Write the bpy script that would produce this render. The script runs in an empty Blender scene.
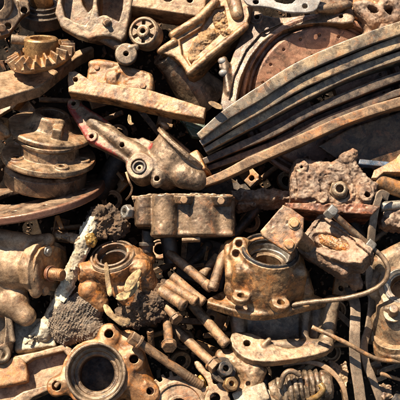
import bpy, math, random
import numpy as np
from mathutils import Matrix, Vector

random.seed(7)
rng = np.random.default_rng(11)
col = bpy.context.scene.collection
A = lambda *a: np.array(a, dtype=np.float64)

# ------------------------------------------------------------------ frame of the heap
# All shapes are written in units of u = 2 mm on the slope of the heap:
# r to the right, u up the slope, n out of the slope.
S = 0.002
CAMD = 900.0
PITCH = math.radians(50)
RX = A(1, 0, 0)
UX = A(0, math.sin(PITCH), math.cos(PITCH))
NX = A(0, -math.cos(PITCH), math.sin(PITCH))
FR = np.stack([RX, UX, NX], 1)
ORG = A(0, 0, 0.75)
FROT = Matrix([list(r) for r in FR]).to_4x4()


def world(p):
    return ORG + S * (FR @ np.asarray(p, float))


def unit(v):
    v = np.asarray(v, float)
    return v / np.linalg.norm(v)


def P(px, py, d=0.0):
    t = 1 - d / CAMD
    return A((px - 200) * t, (200 - py) * t, d)


# ------------------------------------------------------------------ noise
def _hash(ix, iy, iz, seed):
    h = (ix * 374761393 + iy * 668265263 + iz * 2147483647 + seed * 974634777) & 0xFFFFFFFF
    h = ((h ^ (h >> 13)) * 1274126177) & 0xFFFFFFFF
    h = h ^ (h >> 16)
    return (h & 0xFFFF).astype(np.float32) / 32767.5 - 1.0


def vnoise(p, seed=0):
    f = np.floor(p)
    i = f.astype(np.int64)
    t = (p - f).astype(np.float32)
    t = t * t * (3 - 2 * t)
    x, y, z = t[:, 0], t[:, 1], t[:, 2]
    out = 0
    for dx in (0, 1):
        for dy in (0, 1):
            for dz in (0, 1):
                w = (x if dx else 1 - x) * (y if dy else 1 - y) * (z if dz else 1 - z)
                out = out + w * _hash(i[:, 0] + dx, i[:, 1] + dy, i[:, 2] + dz, seed)
    return out


def fbm(p, seed=0, octv=3):
    o, a, q = 0, 1.0, p
    for k in range(octv):
        o = o + a * vnoise(q + 17.3 * k, seed + k)
        q = q * 2.03
        a *= 0.5
    return o


# ------------------------------------------------------------------ solids as distance fields
class Sd:
    def __init__(s, f, lo, hi):
        s.f, s.lo, s.hi = f, np.asarray(lo, float), np.asarray(hi, float)


def frame_of(ax, ref=None):
    ez = unit(ax)
    ref = A(1, 0, 0) if ref is None else np.asarray(ref, float)
    if abs(np.dot(unit(ref), ez)) > 0.97:
        ref = A(0, 1, 0)
    ex = unit(ref - ez * np.dot(ref, ez))
    return ex, np.cross(ez, ex), ez


def cyl(p0, p1, r0, r1=None, rd=0.6):
    p0, p1 = np.asarray(p0, float), np.asarray(p1, float)
    r1 = r0 if r1 is None else r1
    L = np.linalg.norm(p1 - p0)
    a = (p1 - p0) / L
    cs = L / math.hypot(L, r1 - r0)

    def f(X):
        q = X - p0
        h = q @ a
        rad = np.sqrt(np.maximum((q * q).sum(1) - h * h, 0))
        dr = (rad - (r0 + (r1 - r0) * np.clip(h / L, -.2, 1.2))) * cs + rd
        dh = np.maximum(-h, h - L) + rd
        return np.minimum(np.maximum(dr, dh), 0) + np.hypot(np.maximum(dr, 0), np.maximum(dh, 0)) - rd
    m = max(r0, r1)
    e = m * np.sqrt(np.maximum(1 - a * a, 0)) + .5
    return Sd(f, np.minimum(p0, p1) - e, np.maximum(p0, p1) + e)


def cap(p0, p1, r0, r1=None):
    p0, p1 = np.asarray(p0, float), np.asarray(p1, float)
    r1 = r0 if r1 is None else r1
    d = p1 - p0
    L2 = float(d @ d) + 1e-9

    def f(X):
        q = X - p0
        t = np.clip(q @ d / L2, 0, 1)
        e = q - t[:, None] * d
        return np.sqrt((e * e).sum(1)) - (r0 + (r1 - r0) * t)
    m = max(r0, r1)
    return Sd(f, np.minimum(p0, p1) - m, np.maximum(p0, p1) + m)


def ell(c, radii, ax=(0, 0, 1), ref=None):
    c = np.asarray(c, float)
    B = np.stack(frame_of(ax, ref), 1)
    rr = np.asarray(radii, float)

    def f(X):
        q = (X - c) @ B
        k0 = np.sqrt(((q / rr) ** 2).sum(1))
        k1 = np.sqrt(((q / rr ** 2) ** 2).sum(1)) + 1e-9
        return np.maximum(k0 * (k0 - 1) / k1, (k0 - 1) * rr.min())
    m = rr.max()
    return Sd(f, c - m, c + m)


def box(c, half, ax=(0, 0, 1), ref=None, rd=1.0):
    c = np.asarray(c, float)
    B = np.stack(frame_of(ax, ref), 1)
    hf = np.asarray(half, float)

    def f(X):
        q = np.abs((X - c) @ B) - hf + rd
        return np.sqrt((np.maximum(q, 0) ** 2).sum(1)) + np.minimum(q.max(1), 0) - rd
    e = np.abs(B) @ hf
    return Sd(f, c - e, c + e)


def torus(c, ax, R, r):
    c = np.asarray(c, float)
    a = unit(ax)

    def f(X):
        q = X - c
        h = q @ a
        rad = np.sqrt(np.maximum((q * q).sum(1) - h * h, 0))
        return np.hypot(rad - R, h) - r
    e = R * np.sqrt(np.maximum(1 - a * a, 0)) + r
    return Sd(f, c - e, c + e)


def sd_poly(x, y, pts):
    v = np.asarray(pts, float)
    n = len(v)
    d = np.full(x.shape, 1e18)
    s = np.ones(x.shape)
    for i in range(n):
        a, b = v[i], v[i - 1]
        ex, ey = b - a
        wx, wy = x - a[0], y - a[1]
        t = np.clip((wx * ex + wy * ey) / (ex * ex + ey * ey + 1e-12), 0, 1)
        d = np.minimum(d, (wx - ex * t) ** 2 + (wy - ey * t) ** 2)
        c1 = y >= a[1]
        c2 = y < b[1]
        c3 = ex * wy > ey * wx
        fl = (c1 & c2 & c3) | (~c1 & ~c2 & ~c3)
        s = np.where(fl, -s, s)
    return s * np.sqrt(d)


def chaikin(pts, it=2):
    p = np.asarray(pts, float)
    for _ in range(it):
        q = np.roll(p, -1, 0)
        p = np.stack([.75 * p + .25 * q, .25 * p + .75 * q], 1).reshape(-1, 2)
    return p


def extr(pts, o, ex, ey, ez, z0, z1, rd=.8, sm=0):
    pts = chaikin(pts, sm) if sm else np.asarray(pts, float)

    def f(X):
        q = X - o
        a = sd_poly(q @ ex, q @ ey, pts) + rd
        z = q @ ez
        b = np.maximum(z0 - z, z - z1) + rd
        return np.minimum(np.maximum(a, b), 0) + np.hypot(np.maximum(a, 0), np.maximum(b, 0)) - rd
    c = np.array([o + ex * p[0] + ey * p[1] + ez * z for p in pts for z in (z0, z1)])
    return Sd(f, c.min(0), c.max(0))


def lathe(o, ax, prof, rd=.4):
    """solid of revolution: closed profile of (radius, height); radius 0 = on the axis"""
    o = np.asarray(o, float)
    a = unit(ax)
    pr = np.array([(-80.0 if r <= 0 else r, h) for r, h in prof])
    R = max(r for r, h in prof)
    hs = [h for r, h in prof]

    def f(X):
        q = X - o
        h = q @ a
        rad = np.sqrt(np.maximum((q * q).sum(1) - h * h, 0))
        return sd_poly(rad, h, pr)
    e = R * np.sqrt(np.maximum(1 - a * a, 0)) + .5
    p0, p1 = o + a * min(hs), o + a * max(hs)
    return Sd(f, np.minimum(p0, p1) - e, np.maximum(p0, p1) + e)


def U(*ss, k=0.0):
    ss = list(ss)

    def f(X):
        d = ss[0].f(X)
        for s in ss[1:]:
            e = s.f(X)
            if k > 0:
                h = np.maximum(k - np.abs(d - e), 0) / k
                d = np.minimum(d, e) - h * h * k * .25
            else:
                d = np.minimum(d, e)
        return d
    return Sd(f, np.min([s.lo for s in ss], 0), np.max([s.hi for s in ss], 0))


def D(a, *cuts, k=0.0):
    def f(X):
        d = a.f(X)
        for s in cuts:
            e = -s.f(X)
            if k > 0:
                h = np.maximum(k - np.abs(d - e), 0) / k
                d = np.maximum(d, e) + h * h * k * .25
            else:
                d = np.maximum(d, e)
        return d
    return Sd(f, a.lo, a.hi)


def I(a, b):
    return Sd(lambda X: np.maximum(a.f(X), b.f(X)), np.maximum(a.lo, b.lo), np.minimum(a.hi, b.hi))


class Pl:
    """a working plane through a point of the heap; outlines drawn on it keep their place"""
    def __init__(s, px, py, d, n=(0, 0, 1)):
        s.o = P(px, py, d)
        s.n = unit(n)
        s.ex, s.ey, _ = frame_of(s.n)

    def pt(s, px, py, h=0.0):
        C = A(0, 0, CAMD)
        dr = A(px - 200, 200 - py, -CAMD)
        t = np.dot(s.o + s.n * h - C, s.n) / np.dot(dr, s.n)
        return C + t * dr

    def uv(s, pts, h=0.0):
        out = []
        for p in pts:
            q = s.pt(p[0], p[1], h) - s.o
            out.append((q @ s.ex, q @ s.ey))
        return out

    def ext(s, pts, z0, z1, rd=.8, sm=0, h=0.0):
        return extr(s.uv(pts, h), s.o, s.ex, s.ey, s.n, z0, z1, rd, sm)

    def disc(s, px, py, r, z0, z1, r1=None, h=0.0, rd=.5):
        p = s.pt(px, py, h) - s.n * h
        return cyl(p + s.n * z0, p + s.n * z1, r, r1, rd)


# ------------------------------------------------------------------ distance field -> mesh
def polygonise(s, v):
    lo = s.lo - 3 * v
    nb = np.ceil((s.hi + 3 * v - lo) / (8 * v)).astype(int)
    n = nb * 8
    g = np.stack(np.meshgrid(*[np.arange(k) for k in nb], indexing='ij'), -1).reshape(-1, 3)
    cen = lo + (g * 8 + 3.5) * v
    fc = s.f(cen)
    near = np.abs(fc) < 8 * v * 0.87 * 1.25 + v
    F = np.where(fc < 0, -99.0, 99.0).astype(np.float32)
    F = np.repeat(F[:, None], 512, 1)
    loc = np.stack(np.meshgrid(*[np.arange(8)] * 3, indexing='ij'), -1).reshape(-1, 3)
    sel = np.nonzero(near)[0]
    for c in range(0, len(sel), 400):
        ss = sel[c:c + 400]
        pts = lo + (g[ss][:, None, :] * 8 + loc[None]) * v
        F[ss] = s.f(pts.reshape(-1, 3)).reshape(len(ss), 512)
    F = F.reshape(nb[0], nb[1], nb[2], 8, 8, 8).transpose(0, 3, 1, 4, 2, 5).reshape(n)
    ins = F < 0
    c = [ins[i:n[0] - 1 + i, j:n[1] - 1 + j, k:n[2] - 1 + k] for i in (0, 1) for j in (0, 1) for k in (0, 1)]
    sm = sum(x.astype(np.int8) for x in c)
    act = (sm > 0) & (sm < 8)
    idx = np.argwhere(act)
    offs = [(i, j, k) for i in (0, 1) for j in (0, 1) for k in (0, 1)]
    val = np.stack([F[idx[:, 0] + o[0], idx[:, 1] + o[1], idx[:, 2] + o[2]] for o in offs], 1)
    acc = np.zeros((len(idx), 3))
    cnt = np.zeros(len(idx))
    for a in range(8):
        for b in range(a + 1, 8):
            oa, ob = np.array(offs[a]), np.array(offs[b])
            if np.abs(oa - ob).sum() != 1:
                continue
            va, vb = val[:, a], val[:, b]
            m = (va < 0) != (vb < 0)
            t = np.where(m, va / np.where(m, va - vb, 1), 0)
            acc += np.where(m[:, None], oa + t[:, None] * (ob - oa), 0)
            cnt += m
    verts = lo + (idx + acc / cnt[:, None]) * v
    for _ in range(2):  # pull the points onto the surface so faces are flat and edges crisp
        e = .25
        f0 = s.f(verts)
        G = np.stack([s.f(verts + e * np.eye(3)[k]) - s.f(verts - e * np.eye(3)[k]) for k in range(3)], 1) / (2 * e)
        step = -(f0 / np.maximum((G * G).sum(1), .3))[:, None] * G
        ln = np.linalg.norm(step, axis=1)
        verts = verts + step * np.minimum(1, .6 * v / (ln + 1e-9))[:, None]
    vid = np.full(act.shape, -1, np.int32)
    vid[idx[:, 0], idx[:, 1], idx[:, 2]] = np.arange(len(idx))
    quads = []
    for ax in range(3):
        sl0 = [slice(1, n[q] - 1) for q in range(3)]
        sl1 = list(sl0)
        sl0[ax] = slice(0, n[ax] - 1)
        sl1[ax] = slice(1, n[ax])
        a, b = ins[tuple(sl0)], ins[tuple(sl1)]
        e = np.argwhere(a != b)
        st = a[e[:, 0], e[:, 1], e[:, 2]]
        off = np.array([1, 1, 1])
        off[ax] = 0
        e = e + off
        o1, o2 = [(1, 2), (2, 0), (0, 1)][ax]
        d1 = np.zeros(3, int)
        d1[o1] = 1
        d2 = np.zeros(3, int)
        d2[o2] = 1
        q = [vid[tuple((e - w).T)] for w in (d1 + d2, d2, 0 * d1, d1)]
        q = np.stack(q, 1)
        q[~st] = q[~st][:, ::-1]
        quads.append(q)
    quads = np.concatenate(quads)
    quads = quads[(quads >= 0).all(1)]
    return verts, quads


def vnormals(v, q):
    fn = np.cross(v[q[:, 2]] - v[q[:, 0]], v[q[:, 3]] - v[q[:, 1]])
    N = np.zeros_like(v)
    for k in range(4):
        for c in range(3):
            N[:, c] += np.bincount(q[:, k], fn[:, c], len(v))
    return N / (np.linalg.norm(N, axis=1)[:, None] + 1e-12)


def mk_mesh(name, v, q, material, paint=None, smooth=True):
    me = bpy.data.meshes.new(name)
    me.vertices.add(len(v))
    me.vertices.foreach_set('co', np.asarray(v, np.float32).ravel())
    me.loops.add(q.size)
    me.loops.foreach_set('vertex_index', np.asarray(q, np.int32).ravel())
    me.polygons.add(len(q))
    k = q.shape[1]
    me.polygons.foreach_set('loop_start', np.arange(0, q.size, k, dtype=np.int32))
    me.polygons.foreach_set('loop_total', np.full(len(q), k, np.int32))
    me.update(calc_edges=True)
    me.polygons.foreach_set('use_smooth', np.full(len(q), smooth))
    if paint is not None:
        at = me.attributes.new('paint', 'FLOAT', 'POINT')
        at.data.foreach_set('value', np.asarray(paint, np.float32))
    me.materials.append(material)
    me.validate()
    return me


CAST = [(.12, 18), (.08, 5), (.12, 1.9)]
WORN = [(.16, 18), (.08, 4), (.06, 1.9)]
FINE = [(.1, 14), (.05, 4)]
MUD = [(3.2, 13), (2.0, 5.5), (1.1, 2.6)]
CRUST = [(1.8, 10), (1.2, 4.2), (.7, 2.2)]
_seed = [3]


def roughen(v, q, noise, chip=0.0):
    _seed[0] += 7
    sd = _seed[0]
    N = vnormals(v, q)
    d = np.zeros(len(v))
    for i, (a, sc) in enumerate(noise):
        d += a * fbm(v / sc + 31.7 * sd, sd + i, 2) * .8
    if chip:
        c = vnoise(v / 7 + 5.1 * sd, sd + 9) * .6 + vnoise(v / 3 + 9.1 * sd, sd + 12) * .5
        d -= chip * np.maximum(c - .28, 0) * 2
    return v + N * d[:, None]


def thing(name, label, cat, at, group=None):
    o = bpy.data.objects.new(name, None)
    o.empty_display_size = .02
    col.objects.link(o)
    o.matrix_world = Matrix.Translation(Vector(world(at))) @ FROT
    o['label'], o['category'] = label, cat
    if group:
        o['group'] = group
    o['_a'] = [float(x) for x in at]
    return o


def put(name, sdf, material, parent=None, v=.8, noise=CAST, chip=0.0, paint=None, disp=None,
        label=None, cat=None, group=None, kind=None):
    vv, q = polygonise(sdf, v)
    if noise or chip:
        vv = roughen(vv, q, noise or [], chip)
    if disp:
        vv = vv + vnormals(vv, q) * disp(vv)[:, None]
    if parent is None:
        at = A((vv[:, 0].min() + vv[:, 0].max()) / 2, (vv[:, 1].min() + vv[:, 1].max()) / 2, vv[:, 2].min())
    else:
        at = A(*parent['_a'])
    pa = paint(vv) if paint else None
    o = bpy.data.objects.new(name, mk_mesh(name, (vv - at) * S, q, material, pa))
    col.objects.link(o)
    if parent is None:
        o.matrix_world = Matrix.Translation(Vector(world(at))) @ FROT
    else:
        o.parent = parent
    if label:
        o['label'] = label
    if cat:
        o['category'] = cat
    if group:
        o['group'] = group
    if kind:
        o['kind'] = kind
    o['_a'] = [float(x) for x in at]
    return o


def raw(name, v, q, material, parent=None, noise=None, **kw):
    """a mesh given as vertices and quads"""
    v = np.asarray(v, float)
    q = np.asarray(q)
    if noise:
        v = roughen(v, q, noise)
    at = A(*parent['_a']) if parent else v.mean(0)
    o = bpy.data.objects.new(name, mk_mesh(name, (v - at) * S, q, material, None))
    col.objects.link(o)
    if parent:
        o.parent = parent
    else:
        o.matrix_world = Matrix.Translation(Vector(world(at))) @ FROT
    for k, x in kw.items():
        o['category' if k == 'cat' else k] = x
    o['_a'] = [float(x) for x in at]
    return o


def spline(pts, n=12):
    p = np.asarray(pts, float)
    p = np.vstack([2 * p[0] - p[1], p, 2 * p[-1] - p[-2]])
    out = []
    for i in range(1, len(p) - 2):
        for t in np.linspace(0, 1, n, endpoint=False):
            a, b, c, d = p[i - 1:i + 3]
            out.append(.5 * (2 * b + (c - a) * t + (2 * a - 5 * b + 4 * c - d) * t * t + (3 * b - a - 3 * c + d) * t ** 3))
    out.append(p[-2])
    return np.array(out)


def sweep(path, section, side=(0, 0, 1), close=True):
    """sweep a closed 2D section along a path; section x = across (side x tangent), y = along side. May be fn(t)."""
    n = len(path)
    tan = np.gradient(path, axis=0)
    vs = []
    for i in range(n):
        t = unit(tan[i])
        sd = np.asarray(side(i / (n - 1)) if callable(side) else side, float)
        sd = unit(sd - t * (sd @ t))
        ac = np.cross(sd, t)
        sec = section(i / (n - 1)) if callable(section) else section
        vs.append(path[i] + np.outer(np.asarray(sec)[:, 0], ac) + np.outer(np.asarray(sec)[:, 1], sd))
    m = len(vs[0])
    v = np.concatenate(vs)
    q = [[i * m + j, i * m + (j + 1) % m, (i + 1) * m + (j + 1) % m, (i + 1) * m + j] for i in range(n - 1) for j in range(m)]
    c0, c1 = len(v), len(v) + 1
    v = np.vstack([v, vs[0].mean(0), vs[-1].mean(0)])
    for j in range(0, m, 2):
        q.append([c0, (j + 2) % m, (j + 1) % m, j])
        b = (n - 1) * m
        q.append([c1, b + j, b + (j + 1) % m, b + (j + 2) % m])
    return v, np.array(q)


def circ(r, m=12, ry=None):
    ry = r if ry is None else ry
    return np.array([(r * math.cos(2 * math.pi * k / m), ry * math.sin(2 * math.pi * k / m)) for k in range(m)])


def rrect(w, h, r=1.0, nw=4, nh=8):
    """rounded rectangle section, evenly walked"""
    pts = []
    cs = [(w / 2 - r, h / 2 - r, 0), (-w / 2 + r, h / 2 - r, 90), (-w / 2 + r, -h / 2 + r, 180), (w / 2 - r, -h / 2 + r, 270)]
    for i, (cx, cy, a0) in enumerate(cs):
        for a in (0, 30, 60, 90):
            an = math.radians(a0 + a)
            pts.append((cx + r * math.cos(an), cy + r * math.sin(an)))
        nx_, ny_, b0 = cs[(i + 1) % 4]
        e = pts[-1]
        f = (nx_ + r * math.cos(math.radians(b0)), ny_ + r * math.sin(math.radians(b0)))
        k = nw if i % 2 == 0 else nh
        for t in range(1, k):
            pts.append((e[0] + (f[0] - e[0]) * t / k, e[1] + (f[1] - e[1]) * t / k))
    if len(pts) % 2:
        pts.append(((pts[-1][0] + pts[0][0]) / 2, (pts[-1][1] + pts[0][1]) / 2))
    return np.array(pts)


# ------------------------------------------------------------------ materials
def srgb(r, g, b):
    f = lambda c: c / 12.92 if c <= .04045 else ((c + .055) / 1.055) ** 2.4
    return (f(r / 255), f(g / 255), f(b / 255), 1)


class NT:
    def __init__(s, name):
        s.m = bpy.data.materials.new(name)
        s.m.use_nodes = True
        s.t = s.m.node_tree
        s.t.nodes.clear()

    def n(s, typ, **kw):
        x = s.t.nodes.new(typ)
        for k, val in kw.items():
            if k.startswith('i_'):
                x.inputs[k[2:]].default_value = val
            else:
                setattr(x, k, val)
        return x

    def l(s, a, b):
        s.t.links.new(a, b)

    def noise(s, vec, scale, detail=4, rough=.6, dist=0.0):
        x = s.n('ShaderNodeTexNoise')
        x.inputs['Scale'].default_value = scale
        x.inputs['Detail'].default_value = detail
        x.inputs['Roughness'].default_value = rough
        x.inputs['Distortion'].default_value = dist
        s.l(vec, x.inputs['Vector'])
        return x.outputs['Fac']

    def rng(s, val, a, b, lo=0.0, hi=1.0):
        x = s.n('ShaderNodeMapRange')
        x.clamp = True
        for k, w in (('From Min', a), ('From Max', b), ('To Min', lo), ('To Max', hi)):
            x.inputs[k].default_value = w
        s.l(val, x.inputs['Value'])
        return x.outputs['Result']

    def mix(s, fac, a, b, mode='MIX'):
        x = s.n('ShaderNodeMix', data_type='RGBA', blend_type=mode)
        for sock, w in ((x.inputs[0], fac), (x.inputs[6], a), (x.inputs[7], b)):
            if hasattr(w, 'is_linked'):
                s.l(w, sock)
            else:
                sock.default_value = w
        return x.outputs[2]

    def math(s, op, a, b=0.0):
        x = s.n('ShaderNodeMath', operation=op)
        for sock, w in ((x.inputs[0], a), (x.inputs[1], b)):
            if hasattr(w, 'is_linked'):
                s.l(w, sock)
            else:
                sock.default_value = w
        return x.outputs[0]


def metal(name, c1, c2, rust=(.36, .13, .03, 1), ramt=.45, dust=(.54, .385, .25, 1), damt=.55, rough=(.3, .6),
          met=.3, bump=.2, edge=(.52, .36, .22, 1), eamt=.55, paint=None, spec=.5, dark=.7, size=1.0, pits=.5):
    sat = lambda q: (q[0], q[1] * .965, q[2] * .88, 1)
    c1, c2, dust = sat(c1), sat(c2), sat(dust)
    s = NT(name)
    tc = s.n('ShaderNodeTexCoord')
    oi = s.n('ShaderNodeObjectInfo')
    off = s.n('ShaderNodeVectorMath', operation='MULTIPLY_ADD')
    rv = s.n('ShaderNodeCombineXYZ')
    for k, m in enumerate((3.1, 5.7, 2.3)):
        s.l(s.math('MULTIPLY', oi.outputs['Random'], m), rv.inputs[k])
    off.inputs[1].default_value = (1, 1, 1)
    s.l(tc.outputs['Object'], off.inputs[0])
    s.l(rv.outputs[0], off.inputs[2])
    vec = off.outputs[0]
    z = 1 / size
    big = s.noise(vec, 22 * z, 5, .62, .3)
    c2 = tuple(x * .68 for x in c2[:3]) + (1,)
    c = s.mix(s.rng(big, .42, .58), c1, c2)
    pale = s.noise(vec, 40 * z, 10, .78, .6)
    c = s.mix(s.math('MULTIPLY', s.rng(pale, .58, .72), .3), c, tuple(min(.8, x * 1.45) for x in c1[:3]) + (1,))
    # rust bloom in ragged patches
    rn = s.noise(vec, 34 * z, 9, .68, .6)
    rf = s.rng(rn, .62 - ramt * .25, .72 - ramt * .2)
    rc = s.mix(s.rng(s.noise(vec, 120, 5), .35, .65), rust, (rust[0] * .5, rust[1] * .38, rust[2] * .4, 1))
    c = s.mix(s.math('MULTIPLY', rf, min(1, ramt + .25)), c, rc)
    # dark oil stains
    on = s.noise(vec, 30 * z, 9, .74, .8)
    c = s.mix(s.math('MULTIPLY', s.rng(on, .5, .61), dark), c, (c2[0] * .25, c2[1] * .22, c2[2] * .2, 1))
    # grease: black, glossy, with ragged borders
    gs = s.noise(vec, 27 * z, 9, .66, 1.4)
    gf = s.math('MULTIPLY', s.rng(gs, .555, .585), dark)
    c = s.mix(s.math('MULTIPLY', gf, .8), c, (.022, .016, .012, 1))
    # fine rust flecks and pale scuffs
    fk = s.noise(vec, 210, 5, .7, .4)
    c = s.mix(s.math('MULTIPLY', s.rng(fk, .6, .66), .55), c, (rust[0] * .55, rust[1] * .4, rust[2] * .5, 1))
    sf = s.noise(vec, 130, 8, .75, 1.8)
    c = s.mix(s.math('MULTIPLY', s.rng(sf, .62, .68), .45), c, tuple(min(.75, q * 1.6 + .04) for q in c1[:3]) + (1,))
    # grain
    gr = s.noise(vec, 640, 5, .75)
    g2 = s.noise(vec, 150, 6, .7)
    c = s.mix(1.0, c, s.mix(s.rng(gr, .3, .7), (.5, .47, .44, 1), (1.36, 1.36, 1.36, 1)), 'MULTIPLY')
    c = s.mix(1.0, c, s.mix(s.rng(g2, .34, .66), (.8, .78, .76, 1), (1.16, 1.16, 1.15, 1)), 'MULTIPLY')
    if paint:
        at = s.n('ShaderNodeAttribute', attribute_name='paint')
        pn = s.noise(vec, 170, 9, .75, .6)
        pf = s.rng(s.math('ADD', at.outputs['Fac'], s.math('MULTIPLY', s.math('SUBTRACT', pn, .5), 2.4)), .52, .57)
        c = s.mix(s.math('MULTIPLY', pf, .85), c, paint)
    # settled dust
    geo = s.n('ShaderNodeNewGeometry')
    sx = s.n('ShaderNodeSeparateXYZ')
    s.l(geo.outputs['Normal'], sx.inputs[0])
    dn = s.noise(vec, 60 * z, 7, .68)
    df = s.math('MULTIPLY', s.rng(sx.outputs['Z'], .55, 1.0), s.rng(dn, .42, .64))
    c = s.mix(s.math('MULTIPLY', df, damt), c, dust)
    # rubbed edges, on some steels also painted edge highlights
    ef = s.math('MULTIPLY', s.rng(geo.outputs['Pointiness'], .52, .6), s.rng(g2, .35, .6))
    c = s.mix(s.math('MULTIPLY', ef, eamt), c, edge)
    b = s.n('ShaderNodeBsdfPrincipled')
    s.l(c, b.inputs['Base Color'])
    s.l(s.math('SUBTRACT', s.rng(s.noise(vec, 70, 6, .7), .3, .7, rough[0], rough[1]), s.math('MULTIPLY', gf, .16)), b.inputs['Roughness'])
    b.inputs['Metallic'].default_value = 0
    if met:
        s.l(s.math('MULTIPLY', s.math('SUBTRACT', 1.0, rf), met), b.inputs['Metallic'])
    b.inputs['Specular IOR Level'].default_value = spec
    # bump: grain + pits
    vo = s.n('ShaderNodeTexVoronoi')
    vo.inputs['Scale'].default_value = 330
    s.l(vec, vo.inputs['Vector'])
    pit = s.math('MULTIPLY', s.rng(vo.outputs['Distance'], .0, .35), s.rng(dn, .4, .55, 1.0 - pits, 1.0))
    h = s.math('ADD', s.math('MULTIPLY', gr, .55), s.math('MULTIPLY', g2, 1.3))
    h = s.math('ADD', h, s.math('MULTIPLY', pit, .35 * pits))
    bp = s.n('ShaderNodeBump')
    bp.inputs['Strength'].default_value = bump
    bp.inputs['Distance'].default_value = .0036
    s.l(h, bp.inputs['Height'])
    s.l(bp.outputs[0], b.inputs['Normal'])
    out = s.n('ShaderNodeOutputMaterial')
    s.l(b.outputs[0], out.inputs[0])
    return s.m


M = {}
M['tan'] = metal('tan_cast_iron', (.36, .235, .135, 1), (.20, .125, .07, 1), ramt=.45)
M['amber'] = metal('amber_brown_iron', (.38, .215, .10, 1), (.20, .105, .045, 1), rust=(.46, .17, .03, 1), ramt=.5, bump=.25)
M['tan2'] = metal('smooth_tan_iron', (.41, .265, .155, 1), (.27, .165, .09, 1), ramt=.35, bump=.22, rough=(.34, .65), dark=.5, eamt=.3)
M['brown'] = metal('brown_iron', (.23, .15, .09, 1), (.115, .07, .042, 1), ramt=.35, damt=.4)
M['greybrown'] = metal('grey_brown_iron', (.27, .195, .13, 1), (.15, .105, .07, 1), ramt=.3, damt=.35)
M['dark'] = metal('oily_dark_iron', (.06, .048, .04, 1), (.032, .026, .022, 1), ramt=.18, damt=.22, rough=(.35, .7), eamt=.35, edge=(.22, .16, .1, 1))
M['black'] = metal('black_rubber', (.03, .028, .027, 1), (.018, .017, .017, 1), ramt=.02, damt=.22, eamt=.1, bump=.1, rough=(.35, .6), met=0)
M['orange'] = metal('orange_rust', (.46, .235, .105, 1), (.29, .135, .055, 1), rust=(.52, .18, .025, 1), ramt=.6, dust=(.5, .31, .16, 1))
M['umber'] = metal('dark_umber_steel', (.15, .09, .05, 1), (.08, .05, .032, 1), ramt=.35, damt=.15, rough=(.25, .5), met=.4, eamt=.7, edge=(.5, .42, .34, 1))  # grey edge colour also paints highlights along the cover ring
M['greytan'] = metal('grey_tan_iron', (.36, .25, .155, 1), (.20, .135, .085, 1), ramt=.42, damt=.4)
M['bluelip'] = metal('blue_paint', (.04, .12, .24, 1), (.03, .07, .13, 1), ramt=.2, damt=.15, met=0, rough=(.25, .5))
M['pink'] = metal('pink_rusty_steel', (.36, .19, .12, 1), (.27, .13, .08, 1), rust=(.34, .12, .06, 1), ramt=.35, damt=.3, bump=.22)
M['redrust'] = metal('red_brown_rust', (.23, .085, .045, 1), (.13, .055, .035, 1), rust=(.38, .11, .03, 1), ramt=.5, damt=.3)
M['yellow'] = metal('yellow_earthy_rust', (.38, .22, .10, 1), (.22, .12, .05, 1), rust=(.42, .19, .03, 1), ramt=.55, dust=(.52, .36, .18, 1), bump=.5)
M['bloom'] = metal('orange_rust_bloom', (.40, .235, .115, 1), (.25, .13, .06, 1), rust=(.54, .19, .02, 1), ramt=.62, damt=.3, bump=.25, dark=.6)
M['bronze'] = metal('bronze_housing_metal', (.37, .225, .115, 1), (.22, .12, .06, 1), rust=(.5, .2, .03, 1), ramt=.62, damt=.35)
M['brass'] = metal('bare_bronze', (.50, .29, .12, 1), (.34, .18, .07, 1), ramt=.2, met=.6, rough=(.34, .6), damt=.3, bump=.2, dark=.5)
M['mud'] = metal('grey_mud_crust', (.27, .16, .095, 1), (.14, .078, .045, 1), rust=(.3, .12, .04, 1), ramt=.4, dust=(.55, .41, .3, 1), damt=.6, bump=.4, rough=(.55, .85), dark=.5, met=0)
M['steel'] = metal('worn_steel', (.42, .40, .37, 1), (.28, .25, .22, 1), ramt=.2, met=.7, rough=(.32, .6), damt=.25, bump=.15, dark=.35)
M['zinc'] = metal('pale_grey_steel', (.40, .385, .37, 1), (.28, .26, .25, 1), ramt=.15, met=.2, rough=(.35, .6), damt=.15, bump=.12, dark=.25)
M['spring'] = metal('spring_steel', (.39, .28, .17, 1), (.25, .205, .165, 1), rust=(.44, .18, .045, 1), ramt=.4, dust=(.5, .38, .24, 1), damt=.3, bump=.15, rough=(.3, .55), eamt=.8, edge=(.6, .52, .44, 1), met=.3)  # pale edge colour also paints the bright highlight along each leaf
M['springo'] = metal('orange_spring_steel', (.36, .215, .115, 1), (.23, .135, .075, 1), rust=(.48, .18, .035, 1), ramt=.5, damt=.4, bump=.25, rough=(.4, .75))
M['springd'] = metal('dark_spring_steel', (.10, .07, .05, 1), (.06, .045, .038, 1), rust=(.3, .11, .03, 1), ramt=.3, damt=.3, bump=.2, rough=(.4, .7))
M['bolt'] = metal('rusty_bolt_steel', (.34, .20, .105, 1), (.19, .11, .06, 1), rust=(.46, .19, .045, 1), ramt=.42, damt=.4, rough=(.42, .75), bump=.3)
M['redpaint'] = metal('red_painted_iron', (.33, .225, .145, 1), (.20, .13, .08, 1), ramt=.2, damt=.4, paint=(.24, .022, .016, 1), bump=.3)
M['discrim'] = metal('red_rimmed_disc', (.36, .25, .17, 1), (.19, .125, .09, 1), ramt=.4, damt=.4, paint=(.19, .075, .04, 1))
M['teal'] = metal('teal_paint', (.05, .19, .16, 1), (.08, .16, .13, 1), ramt=.25, damt=.2)
M['blue'] = metal('dark_blue_paint', (.012, .022, .04, 1), (.012, .016, .022, 1), ramt=.12, damt=.1, rough=(.25, .5), bump=.08)
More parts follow.
